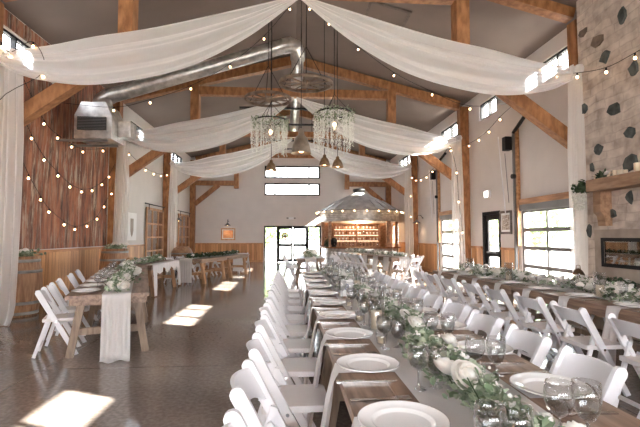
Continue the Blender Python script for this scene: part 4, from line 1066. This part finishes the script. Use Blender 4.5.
# ------------------------------------------------------------------ overhead door hardware
def opener(label, yj, ym, yd0, ztop):
    t = thing('door_opener', label, 'door opener', (XW-.06, yj, 0), 0, 'overhead door openers')
    MB().box(-.03, .05, -.09, -.03, 1.2, ztop).build('wood_jamb', 'timber_y', t)
    MB().box(-.06, .0, .0, .06, 0, ztop-.1).build('track', 'steelgrey', t)
    MB().tube([(-.03, .02, ztop-.12), (-.06, -.2, ztop-.05), (-.1, -.6, ztop+.1), (-.1, -1.1, ztop+.22)], .045, 10).build('torsion_spring', 'black', t)
    MB().box(-.2, -.02, .12, .3, ztop-.55, ztop-.2).build('motor_box', 'black', t, bevel=.01)
    MB().tube([(-.12, .0, 2.95), (.0, .0, 2.95)], .06, 10).build('pulley', 'black', t)
    MB().tube([(-.14, .62, ztop-.1), (-.14, .3, 2.0)], .014, 6).build('pull_rope', 'white', t)
    MB().tube([(-.1, .35, ztop-.6), (-.1, .2, 2.3)], .008, 6).build('chain', 'steelgrey', t)
opener('grey overhead door opener with black motor between side door and near glass door', 10.32, 0, 0, 4.2)
opener('grey overhead door opener with black motor beside the farther glass door', 15.98, 0, 0, 4.2)

# ------------------------------------------------------------------ fireplace
FX = 5.2
t = thing('fireplace', 'tall stone chimney with inset glass firebox and timber mantel', 'fireplace', (FX, 6.2, 0))
o = MB()
wall_holes(o, 0, 0, .4, -1.8, 1.24, 0, 4.7, [(-1.7, .93, .6, 1.56)])
o.box(0, .4, -.42, 1.24, 4.7, 6.15-.3)
o.build('chimney_breast', 'stone', t)
sr = MB(); wall_holes(sr, 0, -.03, .12, -1.7, .93, .6, 1.56, [(-1.5, .74, .96, 1.39)]); sr.build('stone_surround', 'stonesmooth', t)
fb = MB(); fb.box(.36, .38, -1.5, .74, .96, 1.39); fb.box(.0, .36, .72, .74, .96, 1.39); fb.box(0, .36, -1.5, -1.48, .96, 1.39); fb.box(0, .36, -1.48, .72, .94, .96); fb.box(0, .36, -1.48, .72, 1.39, 1.41)
fb.build('firebox', 'black', t)
ff = MB(); wall_holes(ff, 0, -.04, -.028, -1.53, .77, .93, 1.42, [(-1.47, .71, .99, 1.36)]); ff.build('firebox_trim', 'black', t)
MB().box(-.02, -.014, -1.47, .71, .99, 1.36).build('firebox_glass', glassmat('firebox_glass', (.7, .7, .68), .25, .9), t)
mb = MB(); rr = random.Random(4)
for k in range(26): mb.ball((.18+rr.gauss(0, .05), -1.4+k*.08, 1.0+rr.random()*.03), .045, 7, 5)
mb.build('firebox_stones', 'soil', t)
MB().box(-.3, .0, -1.9, .74, 2.2, 2.4).build('mantel_beam', 'mantel', t, bevel=.012)
for yy in (.62, -1.7): MB().prism([(-.0, 1.62), (-.0, 2.2), (-.2, 2.2), (-.2, 1.85), (-.14, 1.78), (-.12, 1.62)], 1, yy-.085, yy+.085).build('corbel', 'mantel', t)
MB().box(-.55, .0, -1.9, 1.5, 0, .56).build('hearth', 'stonesmooth', t, bevel=.015)
def accent(y, z, ry, rz_, mat, seed):
    rr = random.Random(seed); n = 7; P = []
    for k in range(n): a = 2*PI*k/n; a += rr.uniform(-.25, .25); q = 1+rr.uniform(-.3, .2); P.append((y-6.2+ry*q*math.cos(a), z+rz_*q*math.sin(a)))
    mb = MB(); c = (sum(p[0] for p in P)/n, sum(p[1] for p in P)/n)
    vs = [(.02, p[0], p[1]) for p in P]+[(-.03, c[0]+(p[0]-c[0])*.82, c[1]+(p[1]-c[1])*.82) for p in P]
    mb.add(vs, [tuple(range(n, 2*n))[::-1]]+[(i, n+i, n+(i+1) % n, (i+1) % n) for i in range(n)]); mb.build('accent_stone', mat, t)
for i, (y, z, a, b, m) in enumerate(((6.35, 5.02, .075, .13, 'stonedark'), (6.76, 4.49, .1, .11, 'stonedark'), (6.17, 4.06, .08, .12, 'stonedark'), (7.27, 5.17, .1, .07, 'stonebrown'), (7.0, 2.95, .1, .1, 'stonedark'),
        (6.6, 3.53, .13, .09, 'stonedark'), (6.3, 3.08, .09, .08, 'stonedark'), (6.32, 2.6, .15, .14, 'stonedark'), (7.3, 3.78, .08, .09, 'stonedark'), (7.15, 2.66, .04, .08, 'stonedark'), (6.35, 2.06, .07, .09, 'stonedark'),
        (6.75, 1.82, .1, .07, 'stonedark'), (7.28, 1.55, .05, .11, 'stonedark'), (6.9, 4.85, .15, .1, 'stonebrown'), (5.6, 3.2, .13, .12, 'stonedark'), (5.0, 3.9, .12, .1, 'stonedark'), (4.8, 2.7, .1, .12, 'stonedark'))):
    accent(y, z, a*1.3, b*1.3, m, i)
pc = [(6.84, .036, .075), (6.42, .035, .10), (6.54, .033, .09), (6.3, .045, .085), (6.2, .03, .07), (5.98, .045, .14)]
lb = ['beside the trailing planter, far left end', 'third from the left, thin', 'second from the left', 'squat and wide, mid row', 'small, before the tall one', 'tallest, at the picture edge']
for (y, r, h), l in zip(pc, lb):
    c = thing('pillar_candle', 'cream pillar candle on the timber mantel, '+l, 'candle', (5.02, y, 2.40), 0, 'candles on the mantel')
    MB().lathe([(.001, 0), (r, 0), (r, h), (r*.9, h+.004), (.001, h)], 18).build('wax', 'candle', c); MB().tube([(0, 0, h), (0, 0, h+.015)], .002, 5).build('wick', 'black', c)
def bunch(name, label, cat, loc, n, sx, sy, sz, lsz, mat, nr, rs, seed, up=.3, group=None):
    rr = random.Random(seed); c = thing(name, label, cat, loc, 0, group); mb = MB()
    scatter(mb, n, lambda: (rr.gauss(0, sx), rr.gauss(0, sy), abs(rr.gauss(sz*.5, sz*.4))+.01), lsz, lsz*.6, rr, up); mb.build('foliage', mat, c)
    for k in range(nr):
        q = link('rose', ROSE, c, (rr.gauss(0, sx), rr.gauss(0, sy), sz*rr.uniform(.5, 1.1))); q.scale = (rs,)*3; q.rotation_euler = (rr.gauss(0, .5), -.6, 0)
    return c
bunch('greenery_bunch', 'dark greenery with a white bloom between candles on the mantel', 'greenery', (5.02, 6.66, 2.40), 120, .035, .09, .07, .06, 'leafdark', 1, 1.0, 61)
c = bunch('mantel_planter', 'dark leafy planter with trailing white flowers at the left end of the mantel', 'planter', (4.99, 7.12, 2.22), 260, .05, .09, .1, .08, 'leafdark', 0, 1, 62)
mb = MB(); rr = random.Random(63)
for k in range(420):
    f = rr.random(); a = rr.random()*2*PI; q = .14*math.sqrt(rr.random())*(1-.3*f)
    mb.leaf(Vector((-.1+q*.6*math.cos(a), -.02+q*math.sin(a), -.02-.28*f)), Vector((rr.gauss(0, 1), rr.gauss(0, 1), -.5)), Vector((rr.gauss(0, 1), rr.gauss(0, 1), 1)).normalized(), .035, .03)
mb.build('trailing_flowers', 'wisteria', c)
# hearth decor
t = thing('bronze_lantern', 'small bronze lantern standing on the left end of the hearth', 'lantern', (4.87, 7.15, .56))
for sx in (-1, 1):
    for sy in (-1, 1): MB().bar((sx*.06, sy*.06, 0), (sx*.06, sy*.06, .22), .014, .014).build('corner_post', 'bronze', t)
MB().box(-.08, .08, -.08, .08, 0, .02).build('base', 'bronze', t)
MB().lathe([(.1, .22), (.07, .28), (.03, .32), (.001, .33)], 16).build('roof', 'bronze', t)
MB().tube([(-.04, 0, .31), (-.03, 0, .38), (.03, 0, .38), (.04, 0, .31)], .006, 6).build('handle', 'bronze', t)
MB().box(-.052, .052, -.052, .052, .021, .215).build('glass', 'pane', t)
garland('dark greenery with grey-white blooms lying on the stone hearth', (4.93, 4.5), 0, 2.5, .28, .2, 700, .07, 22, 1.1, 64, z=.565, mat='leafdark')

# ------------------------------------------------------------------ round bar
BX, BY, BR = 3.42, 21.7, 2.0
t = thing('grain_bin_bar', 'round bar under a conical grey metal roof in the back right corner', 'bar', (BX, BY, 0))
mb = MB(); n = 24
for k in range(n):
    a0, a1 = 2*PI*k/n, 2*PI*(k+1)/n
    pr = [(BR+.13, 2.66), (BR*.62, 3.20), (.28, 3.66)]
    vs = []
    for (r, z) in pr: vs += [(r*math.cos(a0), r*math.sin(a0), z), (r*math.cos(a1), r*math.sin(a1), z)]
    mb.add(vs, [(0, 1, 3, 2), (2, 3, 5, 4)])
mb.build('roof_panel', 'roofmetal', t)
mb = MB()
for k in range(n):
    a = 2*PI*k/n; mb.bar(((BR+.14)*math.cos(a), (BR+.14)*math.sin(a), 2.675), (BR*.62*math.cos(a), BR*.62*math.sin(a), 3.215), .035, .035)
mb.build('roof_rib', 'roofmetal', t)
MB().lathe([(.28, 3.64), (.28, 3.74), (.33, 3.75), (.31, 3.86), (.001, 3.9)], 20).build('roof_cap', 'black', t)
mb = MB()
prof = [(BR+.015*math.sin(z*2*PI/.09), z) for z in [2.16+.0225*k for k in range(23)]]
mb.lathe(prof, 64); mb.lathe([(BR-.05, 2.16), (BR-.05, 2.66)], 48); mb.lathe([(BR-.05, 2.16), (BR, 2.16)], 48); mb.build('corrugated_fascia', 'galv', t)
A_ = lambda d: R(d)
mb = MB(); mb.lathe([(BR-.08, 0), (BR-.08, .86)], 40, a0=A_(-185), a1=A_(-20)); mb.lathe([(BR-.14, 0), (BR-.14, .86)], 40, a0=A_(-185), a1=A_(-20)); mb.build('bar_front', 'galv', t)
mb = MB(); mb.lathe([(BR-.45, .86), (BR+.08, .86), (BR+.08, .92), (BR-.45, .92), (BR-.45, .86)], 48, a0=A_(-185), a1=A_(-20), smooth=False); mb.build('counter', 'timber', t)
for d in (-190, -148, -20):
    a = R(d); MB().bar(((BR-.12)*math.cos(a), (BR-.12)*math.sin(a), .92 if d != -20 else 0), ((BR-.12)*math.cos(a), (BR-.12)*math.sin(a), 2.17), .14, .14).build('post', 'barwood', t)
a = R(-52); MB().bar(((BR-.12)*math.cos(a), (BR-.12)*math.sin(a), .92), ((BR-.12)*math.cos(a), (BR-.12)*math.sin(a), 2.17), .2, .16).build('post', 'barwood', t)
mb = MB(); mb.lathe([(BR-.1, 0), (BR-.1, 2.16)], 30, a0=R(25), a1=R(170)); mb.build('rear_wall', 'barwood', t)
# back bar shelves (separate unit)
sx0, sx1, sy = 2.15, 4.62, 22.2
t = thing('bottle_shelf', 'lit wooden back-bar shelf unit inside the round bar', 'shelf', ((sx0+sx1)/2, sy, 0)); hw = (sx1-sx0)/2
MB().box(-hw, hw, .26, .29, 0, 2.12).build('back_panel', 'doorwood', t)
for xx in (-hw, -.02, hw-.04): MB().box(xx, xx+.04, 0, .26, 0, 2.12).build('upright', 'barwood', t)
SZ = [.92, 1.22, 1.52, 1.82]
for z in SZ+[2.1]:
    for a, b in ((-hw+.04, -.02), (.02, hw-.04)): MB().box(a, b, 0, .26, z-.02, z+.01).build('shelf_board', 'barwood', t)
for z in SZ:
    MB().box(-hw+.06, hw-.06, .235, .25, z+.262, z+.272).build('strip_light', emis('strip_light_%d' % int(z*100), (1, .76, .52), 3.0), t)
bot_me = MB().lathe([(.001, 0), (.035, 0), (.037, .01), (.037, .13), (.03, .16), (.013, .18), (.012, .23), (.014, .235), (.001, .236)], 12).mesh('bottle', 'bottle')
gl_me = MB().lathe([(.001, 0), (.032, 0), (.04, .12), (.037, .12), (.03, .01), (.001, .01)], 12).mesh('bar_glass', noisemat('frosted_barware', (.84, .82, .8), (.9, .88, .86), ns=2, rough=.2))
for r_i, z in enumerate(SZ):
    for k in range(13):
        x = sx0+.14+k*(sx1-sx0-.28)/12
        if abs(x-(sx0+sx1)/2) < .05: x += .08
        if r_i == 0 or (r_i+k) % 5 == 0:
            put(bot_me, 'bottle', (x, sy+.12, z+.011), 0, 'small bottle on the %s back-bar shelf, %s' % (['lowest', 'second lowest', 'third lowest', 'top'][r_i], ORDL[k]), 'bottle', 'bottles on the back bar')
        else:
            put(gl_me, 'bar_glass', (x, sy+.1, z+.011), 0, 'pale glass on the %s back-bar shelf, %s' % (['lowest', 'second lowest', 'third lowest', 'top'][r_i], ORDL[k]), 'glass', 'glasses on the back bar')
# eave lights
t = thing('string_light', 'ring of warm bulbs around the eave of the round bar roof', 'string lights', (BX, BY, 2.68), 0, 'festoon string lights')
mb = MB(); mb.tube([((BR+.2)*math.cos(R(d)), (BR+.2)*math.sin(R(d)), .0) for d in range(-200, 21, 5)], .006, 5); mb.build('cable', 'black', t)
for k in range(15):
    a = R(-195+k*15); link('bulb', bulb_me, t, ((BR+.2)*math.cos(a), (BR+.2)*math.sin(a), -.02)).scale = (1.25,)*3
bunch('potted_plant', 'small leafy plant at the left end of the round bar counter', 'plant', (BX-1.72, BY-.7, .922), 160, .07, .07, .28, .1, 'leafdark', 0, 1, 71)
t = thing('drink_dispenser', 'dark drink urn on the left of the round bar counter', 'dispenser', (BX-1.42, BY-1.1, .922))
MB().lathe([(.001, 0), (.12, 0), (.12, .05), (.09, .07), (.15, .12), (.16, .34), (.1, .42), (.03, .44), (.001, .47)], 20).build('body', 'black', t)
MB().tube([(0, -.15, .16), (0, -.21, .16), (0, -.21, .12)], .012, 6).build('spout', 'silver', t)
t = thing('taper_candle', 'tall white taper candle on the bar-side table', 'candle', (p7(1.0, .35)[0], p7(1.0, .35)[1], TZ+.006))
MB().lathe([(.001, 0), (.04, 0), (.045, .01), (.012, .03), (.012, .06), (.001, .06)], 12).build('holder', 'bronze', t); MB().lathe([(.012, .06), (.011, .38), (.001, .385)], 10).build('wax', 'candle', t)

# ------------------------------------------------------------------ outdoors
struct(MB().box(-60, 60, -40, 90, -.3, -.121), 'ground', 'gravel')
def tree(label, x, y, h, w, seed):
    rr = random.Random(seed); t = thing('leafy_tree', label, 'tree', (x, y, -.12), 0, 'trees outside the hall')
    MB().tube([(0, 0, 0), (.1, 0, h*.3), (0, .1, h*.6)], [.18, .14, .08], 8).build('trunk', 'bark', t)
    mb = MB()
    def f():
        while True:
            v = Vector((rr.uniform(-1, 1), rr.uniform(-1, 1), rr.uniform(-1, 1)))
            if v.length < 1 and v.length > .35: break
        return (v.x*w, v.y*w, h*.55+v.z*h*.42)
    scatter(mb, 1500, f, .32, .24, rr, .2); mb.build('crown', 'tree', t)
for i, (x, y, h, w) in enumerate(((-2.2, 33, 4.2, 2.0), (3.4, 36, 4.6, 2.3))):
    tree('pale green tree outside the exit doors, %s' % ['left one', 'right one'][i], x, y, h, w, 80+i)
for i, (x, y, h, w) in enumerate(((14, 24, 4.4, 2.0), (15, 31.5, 5.0, 2.3), (13, 38, 4.6, 2.0))):
    tree('pale green tree outside the right-hand glass doors, %s' % ['nearest', 'middle', 'farthest'][i], x, y, h, w, 90+i)

# ------------------------------------------------------------------ light
W = bpy.data.worlds.new('World'); scn.world = W; W.use_nodes = True
nt = W.node_tree
for n_ in list(nt.nodes): nt.nodes.remove(n_)
out = nt.nodes.new('ShaderNodeOutputWorld'); bg = nt.nodes.new('ShaderNodeBackground'); L(nt, bg.outputs[0], out.inputs[0])
tcn = N(nt, 'ShaderNodeTexCoord'); sp = N(nt, 'ShaderNodeSeparateXYZ'); L(nt, tcn.outputs['Generated'], sp.inputs[0])
c = ramp(nt, sp.outputs[2], [(0, (.95, .93, .92)), (.5, (.80, .88, 1.0))]); L(nt, c, bg.inputs[0]); bg.inputs[1].default_value = 11
SUN = 42.0
l = bpy.data.lights.new('sun', 'SUN'); l.energy = SUN; l.angle = R(.45); l.color = (1, .95, .87)
o = link('sun', l); d = Vector((-7.35, 3.5, -4.96)).normalized(); o.rotation_euler = d.to_track_quat('-Z', 'Y').to_euler()
lt = bpy.data.lights.new('bar_fill', 'POINT'); lt.energy = 60; lt.color = (1, .68, .4); lt.shadow_soft_size = .1  # added fill light without a fitting, brightens the bar interior and shelves
o = link('bar_fill_light', lt, None, (BX, BY+.2, 2.3))

cam = bpy.data.cameras.new('camera'); cam.sensor_width = 36; cam.lens = 36*427/640
co = link('camera', cam, None, (-.17, 0, 1.45)); co.rotation_euler = (R(90+3.0163), 0, R(-4.1466)); scn.camera = co
cam.clip_start = .05; cam.clip_end = 300
scn.view_settings.view_transform = 'Standard'; scn.view_settings.look = 'None'; scn.view_settings.gamma = 1
scn.view_settings.use_curve_mapping = False
scn.view_settings.exposure = 1.2
cy_ = scn.cycles
cy_.use_denoising = True
try: cy_.denoiser = 'OPENIMAGEDENOISE'
except Exception: pass
cy_.max_bounces = 10; cy_.diffuse_bounces = 5; cy_.glossy_bounces = 4; cy_.transmission_bounces = 4; cy_.transparent_max_bounces = 24
cy_.sample_clamp_indirect = 6; cy_.caustics_reflective = False; cy_.caustics_refractive = False
